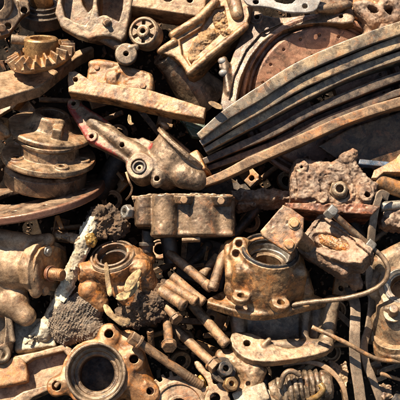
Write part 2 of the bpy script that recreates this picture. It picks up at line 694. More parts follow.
M['stone'] = metal('dirty_pale_stone', (.48, .40, .30, 1), (.30, .23, .15, 1), ramt=.3, damt=.3, met=0, bump=.4, rough=(.7, .95), dark=.7)
M['rustplate'] = metal('rust_brown_plate', (.30, .17, .085, 1), (.18, .10, .06, 1), rust=(.46, .17, .03, 1), ramt=.55, damt=.3)
M['cream'] = metal('cream_plaster', (.66, .57, .43, 1), (.48, .38, .25, 1), rust=(.45, .30, .10, 1), ramt=.25, dust=(.75, .68, .56, 1), damt=.5, bump=.4, rough=(.75, .95), dark=.6, met=0)
M['crumb'] = metal('rust_crumb', (.16, .095, .05, 1), (.07, .045, .028, 1), dust=(.2, .13, .075, 1), damt=.3, met=0, rough=(.7, .95), bump=.3, eamt=0)
M['dirt'] = metal('dark_soil', (.21, .125, .068, 1), (.11, .065, .036, 1), rust=(.12, .075, .04, 1), ramt=.3, dust=(.16, .12, .09, 1), damt=.4, bump=.8, rough=(.8, 1), eamt=.2, met=0)
M['soil'] = metal('gap_shade_soil', (.034, .022, .013, 1), (.016, .011, .008, 1), rust=(.05, .026, .012, 1), ramt=.3, dust=(.05, .034, .02, 1), damt=.3, spec=.15, bump=.8, rough=(.7, 1), eamt=.1, met=0)  # near-black soil colour also stands in for shade between the parts
M['wool'] = metal('matted_grey_fibre', (.21, .15, .10, 1), (.13, .09, .06, 1), ramt=.05, dust=(.2, .17, .14, 1), damt=.4, bump=.5, rough=(.7, 1), eamt=.8, edge=(.4, .33, .26, 1), met=0)
M['strap'] = metal('flat_grey_strap', (.27, .195, .135, 1), (.20, .145, .10, 1), ramt=.12, damt=.3, bump=.15, rough=(.45, .7), dark=.3, met=0)
M['leaf'] = metal('dried_leaf', (.58, .42, .21, 1), (.34, .21, .10, 1), rust=(.3, .16, .05, 1), ramt=.25, damt=.05, bump=.5, rough=(.6, .9), dark=.5, met=0, eamt=.2)
M['gunk'] = metal('amber_gunk', (.45, .26, .05, 1), (.25, .13, .03, 1), ramt=.3, damt=.1, rough=(.2, .5))

# ================================================================== setting
def ground():
    xs = np.unique(np.concatenate([np.linspace(-1600, -330, 26), np.linspace(-330, 330, 190), np.linspace(330, 1600, 26)]))
    ss = np.unique(np.concatenate([np.linspace(-1500, -330, 26), np.linspace(-330, 330, 190), np.linspace(330, 2000, 30)]))
    X, Y = np.meshgrid(xs, ss, indexing='ij')
    x, s = X.ravel(), Y.ravel()
    u, n = s.copy(), np.full(s.shape, -76.0)
    E = 330
    k = s > E
    u[k] = E + (s[k] - E) * math.sin(PITCH)
    n[k] -= (s[k] - E) * math.cos(PITCH)
    k = s < -E
    u[k] = -E + (s[k] + E) * math.sin(PITCH)
    n[k] += -(s[k] + E) * math.cos(PITCH)
    p = np.stack([x, s, 0 * x], 1)
    inner = np.clip((900 - np.abs(s)) / 600, 0.25, 1)
    n += (10 * fbm(p / 55, 5, 3) + 4 * fbm(p / 14, 8, 3) + 1.5 * fbm(p / 5, 9, 2)) * inner
    nx, ny = len(xs), len(ss)
    i, j = np.meshgrid(np.arange(nx - 1), np.arange(ny - 1), indexing='ij')
    a = (i * ny + j).ravel()
    q = np.stack([a, a + ny, a + ny + 1, a + 1], 1)
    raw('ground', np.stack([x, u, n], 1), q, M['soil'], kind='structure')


ground()


def hexnut(c, ax, r, h, bore=0, ref=None, rd=.7):
    ex, ey, ez = frame_of(ax, ref)
    pts = [(r * math.cos(a), r * math.sin(a)) for a in np.arange(6) * math.pi / 3 + .2]
    s = extr(pts, np.asarray(c, float), ex, ey, ez, 0, h, rd)
    s = I(s, lathe(c, ax, [(0, -1), (r * .99, -1), (r * .99, h * .72), (r * .8, h + .01), (0, h + .01)]))
    s.lo, s.hi = s.lo - 1, s.hi + 1
    if bore:
        s = D(s, cyl(np.asarray(c) - ez * 2, np.asarray(c) + ez * (h + 2), bore))
    return s


# ================================================================== top left
pl = Pl(10, 15, -6, (.25, .1, .95))
t = thing('flange_casting', 'grey-brown casting with two bolt holes in its flange, in the top left corner', 'casting', pl.pt(5, 30, -20))
put('flange_body', D(U(pl.ext([(-40, -40), (22, -40), (27, -4), (31, 9), (22, 16), (15, 27), (7, 36), (-40, 44)], -14, 0, 1.5, 1),
                 cyl(pl.pt(-4, 4, -16), pl.pt(-4, 4, 5), 19, 16), pl.ext([(18, 1), (28, 3), (30, 12), (21, 17)], -10, 3, 1), k=3),
               pl.disc(24, 11, 3.4, -30, 10), pl.disc(8, 26, 3.4, -30, 10), cyl(pl.pt(-6, 2, -10), pl.pt(-6, 2, 9), 10)), M['brown'], t)
put('bolt_stub', cyl(pl.pt(2, 28, 0), pl.pt(2, 28, 4), 4), M['bolt'], t, v=.6)

ax = unit(A(.05, .8, .6))
c = P(42, 8, -40)
t = thing('bearing_drum', 'black ringed drum with a bronze bush inside, behind the toothed gear', 'bearing', c - ax * 16)
put('drum_shell', lathe(c, ax, [(8, -16), (24, -16), (24, -3), (20, -3), (20, 1), (17, 1), (17, 5), (12.5, 5), (12.5, 0), (8, 0)]), M['dark'], t, noise=FINE)
put('bronze_bush', lathe(c, ax, [(7, -8), (12, -8), (12, 16), (7, 16)]), M['brass'], t, noise=FINE)

# bevel gear
ax = unit(A(-.2, .86, .42))
c = P(43, 60, -4)
ex, ey, _ = frame_of(ax)
t = thing('bevel_gear', 'ring gear with pointed teeth and a shiny bronze hub, lying on the square steel plate', 'gear', c - ax * 4)
body = lathe(c, ax, [(9, -5), (26, -5), (32, -1), (33, 2), (22, 7), (9, 7)])
teeth = []
for k in range(19):
    a = 2 * math.pi * k / 19 + .1
    dr = ex * math.cos(a) + ey * math.sin(a)
    tg = np.cross(ax, dr)
    o = c + dr * 27.5 + ax * 5.2
    teeth.append(extr([(-4.2, 0), (4.2, 0), (.8, 9.6), (-.8, 9.6)], c + dr * 27 + ax * 1.8, tg, unit(ax * .95 + dr * .25), unit(dr * .95 - ax * .25), -6.5, 6.5, .4))
put('gear_ring', U(body, *teeth), M['bronze'], t, v=.6, noise=FINE)
hx = unit(A(.02, .93, .36))
hc = c + ax * 4
put('gear_hub', lathe(hc, hx, [(8, -2), (16.5, -2), (17, 0), (17, 17), (15.5, 18.5), (11, 18.5), (11, 12), (8, 12)]), M['brass'], t, v=.6, noise=FINE)
put('shaft_stub', U(cyl(P(30, 41, -6), P(11, 39, -2), 4.6, 4.8, 1), cyl(P(30, 41, -6), P(20, 40, -4), 3.5)), M['greybrown'], t, v=.6)

# thick square plate
pl = Pl(40, 86, 10, (.06, .8, .6))
put('steel_plate', pl.ext([(-45, 82), (20, 67.5), (91, 45.5), (94, 47.5), (77, 57), (40, 86), (-45, 112)], -13, 0, 1.6), M['tan2'], None, v=.9, noise=WORN, chip=.3,
    label='thick square-cornered flat steel plate with a clipped corner, under the toothed gear', cat='metal plate')

# top housing
pl = Pl(85, 30, 2, (-.03, .14, .99))
t = thing('open_housing', 'open tan housing with thick lipped walls and two pockets, above the slotted hub', 'housing', pl.pt(90, 20, -40))
shell = D(U(pl.ext([(53, 22), (60, -14), (66, -40), (140, -40), (130, 14), (124, 42), (113, 37), (100, 35.5), (84, 40)], -14, 0, 1.6, 1),
            pl.ext([(56, 14), (66, -40), (140, -40), (126, 18), (118, 28), (86, 32)], -48, -2, 2, 1), k=3),
          pl.ext([(60, 14), (66, -30), (95, -30), (93, 6), (87, 25), (80, 24)], -13, 8, 1.5, 1), pl.ext([(72, -30), (95, -30), (93, 0), (84, 10)], -30, 8, 3, 1),
          pl.ext([(97, 17), (98, -30), (126, -30), (121, 22), (112, 18), (105, 14)], -34, 8, 1.5, 1), k=1.5)
put('housing_shell', shell, M['greytan'], t, v=.9)
put('pocket_bolt', U(hexnut(pl.pt(107, 23, -1), pl.n, 4.6, 4), cyl(pl.pt(107, 22, -1), pl.pt(107, 22, 7), 2.4)), M['bolt'], t, v=.5, noise=FINE)
put('side_arm', U(cap(P(122, 48, -6), P(98, 34, -14), 5.5, 6), cap(P(98, 34, -14), P(92, 33, -20), 6)), M['greybrown'], t)

pl = Pl(165, 12, -4, (.03, .16, .98))
put('machined_block', D(U(pl.ext([(129, -30), (212, -30), (204, 13), (197, 15), (190, 15), (131, 5)], -30, 0, 1.4),
                          pl.ext([(131, 0), (204, 8), (197, 17), (131, 7)], -34, 2.5, 1)), pl.disc(168, -4, 6, -12, 5), pl.disc(190, 0, 3, -12, 5)), M['tan2'], None, v=.9,
    label='pale iron block with a ledge along its lower edge, above the slotted hub', cat='iron block', chip=.5)

# slotted hub
ax = unit(A(-.2, .08, .95))
c = P(143, 31, 6)
ex, ey, _ = frame_of(ax)
body = lathe(c, ax, [(2.6, -26), (13, -26), (14, -23), (15.5, -21), (15.5, -3), (15, -1.5), (13.6, 0), (12.2, 0), (11.6, -1.6), (6.6, -1.6), (6.2, 1.2), (4.5, 1.8), (2.6, 1.2)])
slots = []
for k in range(6):
    a = k * math.pi / 3 + .5
    dr = ex * math.cos(a) + ey * math.sin(a)
    slots.append(box(c + dr * 9.3 - ax * 2, (2.4, 1.7, 4), ax, dr, .5))
put('slotted_hub', D(body, *slots), M['greytan'], None, v=.5, noise=FINE,
    label='round slotted hub facing out, six slots around a small centre bore', cat='hub')

c = P(126, 53.5, 12)
ax = unit(A(.05, .15, 1))
put('eye_lug', D(U(lathe(c, ax, [(0, -7), (10.5, -7), (11, -6), (11, -1), (10, 0), (0, 0)]), cap(c + A(4, 6, -4), c + A(9, 7, -5), 3.5)),
                 cyl(c - ax * 12, c + ax * 5, 2.7), cyl(c + A(-7, 13, -9), c + A(-7, 13, 5), 4)), M['greybrown'], None, v=.5, noise=FINE,
    label='small round grey eye with a single hole, below the slotted hub', cat='eye lug')

# rusty yellow casting
pl = Pl(205, 35, 2, (-.12, .25, .96))
s = pl.ext([(157, 52), (170, 42), (171, 34), (180, 27), (199, 18), (213, 4), (226, -10), (252, -12), (250, 22), (240, 33), (226, 43), (209, 57), (201, 68), (188, 75), (181, 63), (172, 56)], -26, 0, 2, 1)
s = D(s, pl.ext([(180, 40), (200, 28), (214, 8), (224, 6), (228, 26), (214, 40), (198, 54), (190, 66), (182, 54)], -4.5, 12, 2), ell(pl.pt(163, 66, 0), (10, 12, 20), pl.n), k=1.5)
s = U(s, cap(pl.pt(173, 35, 1), pl.pt(200, 18, 1.5), 4.4), cap(pl.pt(200, 18, 1.5), pl.pt(215, 2, 2), 4.4), cap(pl.pt(189, 73, -2), pl.pt(209, 56, 0), 3.2), cap(pl.pt(209, 56, 0), pl.pt(246, 26, -1), 3.2), cap(pl.pt(160, 51, -1), pl.pt(174, 42, 1), 3.6), k=2)
t = thing('bracket_casting', 'earthy yellow rusted bracket casting with a smooth oblong pad, left of the brake disc', 'bracket', pl.pt(205, 30, -30))
put('casting_body', s, M['amber'], t, v=.7, noise=CAST, chip=.4)
put('earth_crust', U(ell(pl.pt(206, 40, -3), (15, 10, 5), pl.n, A(.8, .6, 0)), ell(pl.pt(221, 22, -3), (8, 11, 5), pl.n), ell(pl.pt(195, 55, -3), (7, 9, 4), pl.n), ell(pl.pt(228, 34, -3), (8, 6, 5), pl.n), k=3), M['yellow'], t, v=.6, noise=[(1.6, 9), (1.3, 3.6), (.8, 1.8)], chip=1.2)
put('oblong_pad', U(cap(pl.pt(233, -2, 1), pl.pt(237, 14, 1), 7, 6.4)), M['tan'], t, noise=WORN)

put('hollow_boss', D(U(cyl(P(206, 100, -46), P(166, 56, -16), 26, 13), cyl(P(172, 62, -20), P(164, 54, -14), 14.5, 14), k=2), cyl(P(180, 70, -20), P(160, 50, -10), 8)),
    M['greybrown'], None, label='grey tapered hollow boss half in shade beneath the yellow rusted casting', cat='casting')

# flanged bronze housing
pl = Pl(130, 85, 6, (-.02, .24, .97))
t = thing('flanged_housing', 'orange rusted housing with a raised square top on a long flat flange', 'housing', pl.pt(130, 100, -30))
put('flange', D(pl.ext([(68, 80), (69, 73), (77, 72.5), (92, 82), (150, 91), (206, 109), (204, 120), (170, 114), (110, 100), (69, 93.5)], -16, 4, 1.2),
                pl.disc(76, 81, 2.4, -10, 8)), M['amber'], t, chip=.4)
put('raised_top', D(U(pl.ext([(85, 88), (89, 64), (96, 59), (108, 60), (120, 65), (150, 72), (154, 76), (153, 96), (120, 96)], -24, 3, 4, 1),
                    cap(pl.pt(92, 64, 0), pl.pt(118, 66, 0), 3.5), ell(pl.pt(113, 77, 3), (7, 8, 3), pl.n), k=3), ell(pl.pt(128, 78, 4), (11, 7, 3), pl.n), k=2), M['bloom'], t, v=.7, chip=.9)
for q, rr in ((pl.pt(143, 86, 3), 3.4), (pl.pt(97, 68, 3), 2.8)):
    put('small_bolt', hexnut(q - pl.n, pl.n, rr, 2.6), M['bolt'], t, v=.45, noise=FINE)

pl = Pl(192, 122, -14, (.1, .4, .9))
put('teal_cover', U(pl.ext([(172, 108), (204, 116), (207, 138), (192, 136), (186, 126)], -6, 0, 1), cap(pl.pt(188, 124, 0), pl.pt(204, 131, 0), 3)), M['teal'], None,
    label='small chipped teal-painted cover in the shade under the flange of the orange housing', cat='cover')

# ================================================================== steering arm with cup
pl = Pl(120, 145, 2, (-.1, .3, .95))
t = thing('steering_knuckle', 'iron steering arm with red paint at one end and a round socketed boss', 'steering arm', pl.pt(140, 165, -30))
arm = U(pl.ext([(66, 107), (68, 99), (77, 97), (85, 106), (104, 117), (118, 129), (128, 138), (148, 136), (154, 152), (150, 172), (134, 178), (126, 168), (125, 160), (112, 153), (94, 144), (86, 140), (74, 119)], -14, 0, 3, 1),
        cap(pl.pt(92, 122, -1), pl.pt(140, 155, -1), 5, 9), pl.disc(74, 104, 6.5, -14, 2), pl.disc(92, 137, 5.5, -14, 2), k=2.5)
cc = pl.pt(183, 148, -8)
ca = unit(A(.65, .75, .10))
arm = U(arm, lathe(cc, ca, [(0, -44), (15, -44), (21, -38), (26, -20), (27.5, 0), (0, 0)]), pl.disc(141, 169, 13, -16, 9), cap(pl.pt(157, 182, 2), pl.pt(168, 160, -2), 6, 11), cap(pl.pt(184, 176, -2), pl.pt(196, 180, -4), 13, 11), k=6)
arm = U(arm, lathe(cc, ca, [(0, -3), (31.5, -3), (31.5, 0.6), (0, 0.6)]), ell(cc + unit(A(-.6, .75, -.1)) * 30, (6, 6, 3), ca), ell(cc + unit(A(.55, -.75, .3)) * 30, (6, 6, 3), ca), k=3.5)
arm = D(arm, lathe(cc, ca, [(0, -16), (18, -16), (20, 5), (0, 5)]), pl.disc(74, 104, 2.4, -30, 9), pl.disc(92, 137, 2.2, -30, 9), pl.disc(123, 147, 2.4, -8, 9),
        cyl(cc + unit(A(-.6, .75, -.1)) * 31.5 - ca * 8, cc + unit(A(-.6, .75, -.1)) * 31.5 + ca * 8, 2.3), cyl(cc + unit(A(.55, -.75, .3)) * 31.5 - ca * 8, cc + unit(A(.55, -.75, .3)) * 31.5 + ca * 8, 2.3),
        pl.disc(158, 181, 2.6, -6, 24), pl.disc(140, 169, 7.4, 2, 24))


def redmask(v):
    e = []
    for a, b in (((66, 103), (95, 146)), ((68, 99), (80, 97)), ((84, 104), (108, 119)), ((95, 144), (126, 164))):
        pa, pb = pl.pt(*a), pl.pt(*b)
        d = pb - pa
        w = np.clip((v - pa) @ d / (d @ d), 0, 1)
        e.append(np.linalg.norm(v - pa - w[:, None] * d, axis=1))
    m = np.clip(.95 - np.min(e, 0) / 9, 0, 1)
    return np.maximum(m * np.clip((150 - (v[:, 0] + 200)) / 40, 0, 1), .95 * (np.linalg.norm(v - pl.pt(152, 148), axis=1) < 5))


put('arm_body', arm, M['redpaint'], t, v=.8, paint=redmask, noise=[(.2, 12), (.14, 4), (.2, 1.8)], chip=.4)
bc = pl.pt(140, 169, 4)
put('socket_bush', lathe(bc, pl.n, [(3.4, -2), (7.6, -2), (7.6, 5), (6.6, 6.4), (5, 6.4), (4.4, 4), (3.4, 4)]), M['dark'], t, v=.45, noise=FINE)
put('socket_screw', D(lathe(bc, pl.n, [(0, -2), (3.9, -2), (3.9, 3.6), (0, 3.6)]), cyl(bc, bc + pl.n * 8, 1.5)), M['brown'], t, v=.4, noise=None)

# ================================================================== stack of flanged hubs
a1 = unit(A(.2, .88, .43))
c = P(50, 129, -22)
s = U(lathe(c, a1, [(0, -4), (43, -4), (44, -3), (44, .5), (42, 2), (27, 3.5), (24, 5), (22, 8), (19, 15), (17.5, 17), (0, 17)]), k=2)
ex, ey, _ = frame_of(a1)
s = U(s, box(c - ey * 22 + ex * 10 + a1 * 7, (5, 9, 7), a1, ex, 2), k=1.5)
put('conical_flange', D(s, lathe(c, a1, [(0, 8), (12, 8), (13, 40), (0, 40)])), M['tan'], None, noise=WORN,
    label='round tan flange with a cone-shaped hub, topmost of the stacked hubs', cat='flange')
a2 = unit(A(.12, .9, .42))
c = P(49, 155, -18)
ex, ey, _ = frame_of(a2)
s = U(lathe(c, a2, [(0, -5), (47, -5), (48, -3), (47, 1), (31, 2.5), (30, 6), (29.5, 13), (32, 15), (31.5, 18), (22, 18), (21, 12), (0, 12)]), k=1)
lug = []
holes = []
for an in (218, 298, 345, 90, 150):
    d = ex * math.cos(math.radians(an)) + ey * math.sin(math.radians(an))
    p = c + d * 37
    lug.append(cyl(p - a2 * 7, p + a2 * 4, 7.5, 6.8, .6))
    holes.append(cyl(p - a2 * 12, p + a2 * 12, 3))
    lug.append(cap(c + d * 41 - a2 * 3, c + d * 44 - a2 * 3, 3.8))
put('lugged_hub', D(U(s, *lug, k=1.6), *holes), M['tan'], None, v=.7, noise=WORN,
    label='tan hub with raised lugs and bolt holes around its rim, under the cone-shaped flange', cat='hub')
c = P(46, 172, -28)
a3 = unit(A(.1, .92, .36))
put('brake_drum', D(lathe(c, a3, [(0, -13), (41, -13), (42, -11), (42, 3), (38, 6), (0, 6)]), *[]), M['brown'], None, noise=WORN,
    label='plain brown drum at the bottom of the hub stack, just above the big flat disc', cat='drum', v=.9)
c = P(22, 193, -36)
a4 = unit(A(-.13, .95, .27))
ex, ey, _ = frame_of(a4)
hol = [cyl(c + 70 * (ex * math.cos(w) + ey * math.sin(w)) - a4 * 12, c + 70 * (ex * math.cos(w) + ey * math.sin(w)) + a4 * 6, 3) for w in np.radians([250, 275, 300, 322, 345, 10])]
rimc = c
put('flat_disc', D(lathe(c, a4, [(30, -8), (85, -8), (86, -7), (86, -1), (85, 0), (57, 0), (56, -3), (30, -3)]), *hol), M['discrim'], None, v=1.0, noise=WORN,
    paint=lambda v: np.clip((np.linalg.norm((v - rimc) - ((v - rimc) @ a4)[:, None] * a4, axis=1) - 80) / 4, 0, .85),
    label='big flat disc with a red-brown rim, lying under the stack of hubs', cat='disc')
put('rusty_lug', U(box(P(-4, 128, -4), (12, 9, 9), (.2, .5, .8), None, 3), cap(P(-4, 120, 2), P(7, 134, 2), 4), k=3), M['bronze'], None,
    label='small rusty lug at the left edge, beside the stacked hubs', cat='lug', chip=1)

# ================================================================== clutch cover, gasket
ax = unit(A(.06, -.12, .99))
c = P(322, 98, -16)
t = thing('brake_disc', 'pinkish rusty brake disc with small rivet holes inside a dark rim, behind the leaf springs', 'brake disc', c - ax * 14)
ex, ey, _ = frame_of(ax)
prof = [(14, -10), (84, -10), (84, 3), (82, 5), (79, 5), (77, 0), (76, -4), (73, -4), (72, 2), (70, 4), (50, 5), (30, 7), (14, 7)]
hs = [cyl(c + R * (ex * math.cos(w) + ey * math.sin(w)) + ax * 2, c + R * (ex * math.cos(w) + ey * math.sin(w)) + ax * 9, 1.5) for R, st, f in ((63, 18, 4), (44, 24, 9)) for w in np.radians(np.arange(f, 360, st))]
put('disc_face', D(lathe(c, ax, prof), *hs), M['pink'], t, v=1.0, noise=WORN)
pl = Pl(270, 40, 2, (-.1, .32, .94))
ring = [(219, 112), (224, 78), (236, 46), (250, 17), (256, 13), (264, 15), (280, 18), (318, 13), (344, 11), (356, 16), (352, 24), (318, 22), (288, 27), (264, 40), (248, 60), (239, 82), (235, 112)]
put('cover_ring', D(U(pl.ext(ring, -14, 0, 1.5, 1), pl.disc(256, 18, 7, -14, 2), pl.disc(224, 66, 5, -14, 2), cap(pl.pt(224, 60, 0), pl.pt(229, 92, -1), 3.6), k=3), pl.disc(257, 18, 2.4, -20, 5), pl.disc(341, 16, 2, -20, 5),
                    pl.ext([(229, 100), (234, 76), (246, 50), (262, 32), (282, 23), (284, 25), (264, 37), (249, 56), (238, 80), (234, 102)], -2.5, 5, .5)), M['umber'], t, noise=WORN)
for p in ((222, 61), (223, 73)):
    put('rivet', ell(pl.pt(p[0], p[1], 2), (4.2, 3.6, 3.4), pl.n), M['zinc'], t, v=.5, noise=FINE)

pl = Pl(285, 5, 16, (.02, .3, .95))
put('gasket_plate', D(pl.ext([(240, -14), (243, -1), (249, 6), (262, 6), (274, 8), (288, 12.5), (312, 12.5), (319, 7), (324, -14)], -3, 0, .8, 1), pl.disc(256, 1.5, 3, -9, 4), pl.disc(305, 6, 2.8, -9, 4),
                      pl.ext([(268, -14), (272, 1), (290, 5), (298, -2), (297, -14)], -9, 4, .5, 1)), M['zinc'], None, v=.6, noise=FINE,
    label='pale grey gasket plate with round holes, above the brake disc', cat='gasket')
pl = Pl(330, 0, 0, (.1, .35, .92))
put('square_casting', U(pl.ext([(316, -20), (352, -20), (350, 6), (336, 13), (319, 10)], -20, 0, 3, 1), cap(pl.pt(320, 9, 0), pl.pt(349, 5, 0), 4), k=3), M['brown'], None,
    label='dull brown block at the top, between the grey gasket plate and the orange plate', cat='casting')
pl = Pl(370, 0, -14, (.05, .45, .88))
put('orange_plate', pl.ext([(340, 14), (346, -4), (352, -25), (430, -25), (430, 20), (390, 14), (362, 18)], -10, 0, 2), M['orange'], None,
    label='bright orange rusted plate behind the grey shackle in the top right corner', cat='plate', chip=.8)
pl = Pl(380, 15, 4, (.05, .2, .97))
s = U(pl.ext([(354, 4), (362, 0), (379, 7), (392, 0), (402, -10), (425, -10), (425, 36), (365, 38), (367, 24), (358, 14)], -22, 0, 4, 1), cap(pl.pt(358, 6, 0), pl.pt(372, 22, 1), 4.5, 6), torus(pl.pt(389, 11, 0), pl.n, 9, 4),
      cap(pl.pt(366, 4, 1), pl.pt(384, 14, 1), 3.5), k=5)
put('shackle_end', D(s, ell(pl.pt(373, 10, 2), (6, 2.6, 8), pl.n, A(.85, -.5, 0)), pl.disc(389, 11, 4.6, -14, 8), k=1.5), M['mud'], None, noise=[(1.3, 9), (.9, 4), (.5, 2)],
    label='muddy grey spring shackle with two eyes, resting above the end of the leaf springs', cat='shackle')

# ================================================================== leaf springs
SP = 'leaf springs fanned out in one bundle'


def leaf(path, w, dep, material, label, d0=18, d1=18, lean=.08, tap=.55):
    pts = [P(x, y, d0 + (d1 - d0) * i / (len(path) - 1)) for i, (x, y) in enumerate(path)]
    pp = spline(pts, 16)
    sec = lambda t: rrect(w * (tap + (1 - tap) * min(1, t * 3.2)), dep, .8, 5, 18)
    v, q = sweep(pp, sec, side=lambda t: A(-lean * .4, lean, 1))
    raw('leaf_spring', v - A(0, 0, dep / 2), q, material, None, noise=[(.25, 24), (.12, 5), (.1, 2.2)], label=label, cat='leaf spring', group=SP)


leaf([(200, 137), (226, 116), (262, 93), (300, 69), (350, 47), (400, 29), (450, 16)], 12.5, 30, M['spring'], 'topmost leaf spring of the bundle, pale and thick with bluish worn patches', 26, 30)
leaf([(202, 144), (228, 127), (262, 107), (300, 85), (350, 63), (400, 43), (450, 26)], 11, 32, M['spring'], 'second leaf spring from the top, with an orange rust spot near its tip', 20, 26)
leaf([(206, 151), (232, 136), (266, 117), (306, 96), (352, 74), (400, 57), (450, 42)], 8.5, 34, M['spring'], 'third leaf spring from the top, thin and grey along its lower edge', 14, 22)
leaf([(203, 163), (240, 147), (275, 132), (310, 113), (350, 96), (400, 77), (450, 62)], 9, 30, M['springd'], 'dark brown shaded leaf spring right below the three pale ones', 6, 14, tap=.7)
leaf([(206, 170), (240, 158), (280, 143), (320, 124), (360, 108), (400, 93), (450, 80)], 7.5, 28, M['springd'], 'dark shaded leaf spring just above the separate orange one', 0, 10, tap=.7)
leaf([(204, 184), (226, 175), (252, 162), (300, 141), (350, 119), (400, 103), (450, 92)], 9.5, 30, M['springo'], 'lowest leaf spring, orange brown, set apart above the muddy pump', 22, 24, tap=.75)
put('spacer_block', U(box(P(198, 166, 2), (8, 12, 12), (-.3, .3, .9), A(.9, .4, 0), 2.5)), M['bronze'], None, chip=.6,
    label='orange rusted block at the tips of the leaf springs', cat='block')

# ================================================================== right middle
pl = Pl(380, 140, -3, (-.03, .02, 1))
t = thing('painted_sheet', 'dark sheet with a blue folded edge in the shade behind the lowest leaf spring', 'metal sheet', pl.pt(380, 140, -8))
put('flat_sheet', pl.ext([(318, 146), (350, 128), (430, 102), (430, 160), (388, 163), (362, 164), (338, 160)], -5, 0, 1.5), M['umber'], t, v=.9, noise=CAST)  # left end is added, covers the brake disc to keep that gap dark
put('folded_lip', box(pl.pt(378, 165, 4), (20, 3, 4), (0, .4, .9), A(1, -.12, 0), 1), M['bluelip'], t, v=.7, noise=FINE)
pl = Pl(392, 165, 8, (-.1, .5, .85))
put('orange_bracket', U(pl.ext([(371, 178), (374, 170), (386, 164), (396, 158), (404, 148), (425, 140), (425, 176), (400, 172), (384, 172), (377, 178)], -9, 0, .8), k=3), M['bloom'], None, v=.6, noise=CAST,
    label='pale orange bent bracket at the right edge, above the stubby tube end', cat='bracket')
put('short_tube', D(cyl(P(374, 180, 4), P(425, 197, -4), 8.5, 9, 1.5), cyl(P(370, 178, 5), P(382, 183, 2), 5)), M['bronze'], None,
    label='stubby orange brown tube end at the right edge, next to the muddy pump', cat='tube')
put('steel_rod', cyl(P(380, 207, 0), P(430, 201, 0), 5, None, 1), M['steel'], None, noise=WORN,
    label='bare grey steel rod at the right edge, above the clod-covered bar', cat='rod')
put('earthy_bar', box(P(408, 221, -4), (28, 10, 10), (0, .3, .95), A(1, -.1, 0), 3), M['mud'], None, noise=MUD,
    label='square bar caked in crumbly earth at the right edge, above the bearing housing', cat='bar')

# muddy pump
pl = Pl(335, 185, 14, (0, .22, .97))
t = thing('muddy_pump', 'lumpy iron pump caked in dry mud with a round pipe nipple, above the caliper', 'pump', pl.pt(330, 200, -34))
s = U(pl.ext([(291, 206), (291, 176), (293, 159), (301, 157), (320, 160), (334, 161), (341, 153), (351, 149), (357, 153), (358, 164), (366, 172), (372, 181), (379, 183), (377, 207)], -34, 0, 4, 1),
      cap(pl.pt(345, 158, -2), pl.pt(352, 154, -2), 6), ell(pl.pt(325, 172, 0), (24, 9, 5), pl.n), ell(pl.pt(366, 192, 0), (9, 13, 6), pl.n), torus(pl.pt(339, 190, 0), pl.n, 13, 3.5), box(pl.pt(308, 186, 0), (11, 13, 4), pl.n, None, 1.5), pl.disc(301, 168, 6, -4, 5), pl.disc(322, 199, 5, -4, 5), pl.disc(366, 196, 7, -4, 6), cap(pl.pt(322, 166, 1), pl.pt(336, 180, 2), 4), k=3)
s = D(s, pl.disc(301, 168, 2.4, -4, 8), pl.disc(366, 196, 2.6, -4, 9))
put('pump_body', s, M['mud'], t, v=.75, noise=[(1.1, 11), (.8, 5), (.75, 2.1)], chip=2.2)
nc = pl.pt(339, 190, 4)
put('pipe_nipple', D(U(hexnut(nc - pl.n * 4, pl.n, 10, 5), lathe(nc, pl.n, [(0, 0), (8.4, 0), (7.6, 5), (5.8, 6.5), (0, 6.5)])), cyl(nc - pl.n * 2, nc + pl.n * 9, 3.9)), M['greybrown'], t, v=.5)
p2 = Pl(325, 207, 20, (0, .25, .97))
put('base_plate', p2.ext([(285, 203), (368, 204), (380, 207), (372, 215), (330, 213), (287, 209)], -44, 2, 1.2), M['redrust'], t, v=.7, noise=[(.5, 12), (.3, 4), (.25, 2)], chip=1.6)
put('crust_bar', U(box(P(262, 199, -16), (32, 6, 12), (0, .4, .9), None, 3), box(P(247, 204, -18), (10, 5, 10), (0, .3, .9), None, 3)), M['mud'], None, noise=MUD,
    label='low crusty bar in the shade, left of the muddy pump and behind the hub carrier', cat='bar')

wv, wq = sweep(spline([P(126, 172, 2), P(129, 181, 4), P(132, 188, 2), P(130, 195, 0), P(126, 200, -6)], 8), rrect(2.2, 1.2, .4, 3, 3))
raw('hanging_strip', wv, wq, M['bolt'], None, label='thin rusty strip hanging below the round boss of the steering arm', cat='metal strip')

# ================================================================== centre casting
pl = Pl(182, 215, 20, (.02, .1, .99))
t = thing('valve_block', 'iron block with two upright columns and a steel union nut on its left side', 'iron block', pl.pt(182, 236, -20))
s = U(pl.ext([(134, 199), (231, 197), (232, 236), (152, 236.5), (151, 227), (136, 226)], -36, 0, 1.6),
      cyl(pl.pt(144, 197, -2), pl.pt(144, 225.5, -2), 9, None, 1.5), cyl(pl.pt(164, 195.5, -2), pl.pt(164, 236, -2), 13, None, 1.5), k=2.5)
s = U(s, cyl(pl.pt(184, 195.5, 1), pl.pt(184, 204, 0), 11, 9, 1.5), cyl(pl.pt(221, 196, 0), pl.pt(221, 206, -1), 12, 9, 1.5), cap(pl.pt(153, 234, -1), pl.pt(231, 234, -1), 2.4), cyl(pl.pt(226, 197, -8), pl.pt(226, 236, -8), 9, None, 1.5), cyl(pl.pt(203, 197, -16), pl.pt(203, 236, -16), 22, None, 1.5), k=1.5)
s = D(s, cyl(pl.pt(184, 190, -3), pl.pt(184, 200, -3), 3), k=1.5)
put('block_body', s, M['brown'], t, v=.7, noise=CAST, chip=.6)
for q in (pl.pt(184, 200, 11), pl.pt(221, 201, 11)):
    put('lug_bolt', hexnut(q - pl.n * 2, pl.n, 4, 3.4), M['bolt'], t, v=.45, noise=FINE)
put('top_gasket', pl.ext([(132, 196.5), (160, 193.5), (196, 193), (233, 195), (233, 198.5), (180, 198), (133, 200)], -32, 2.5, .8), M['tan'], t, v=.7, noise=[(1.0, 6), (.6, 2.5)])
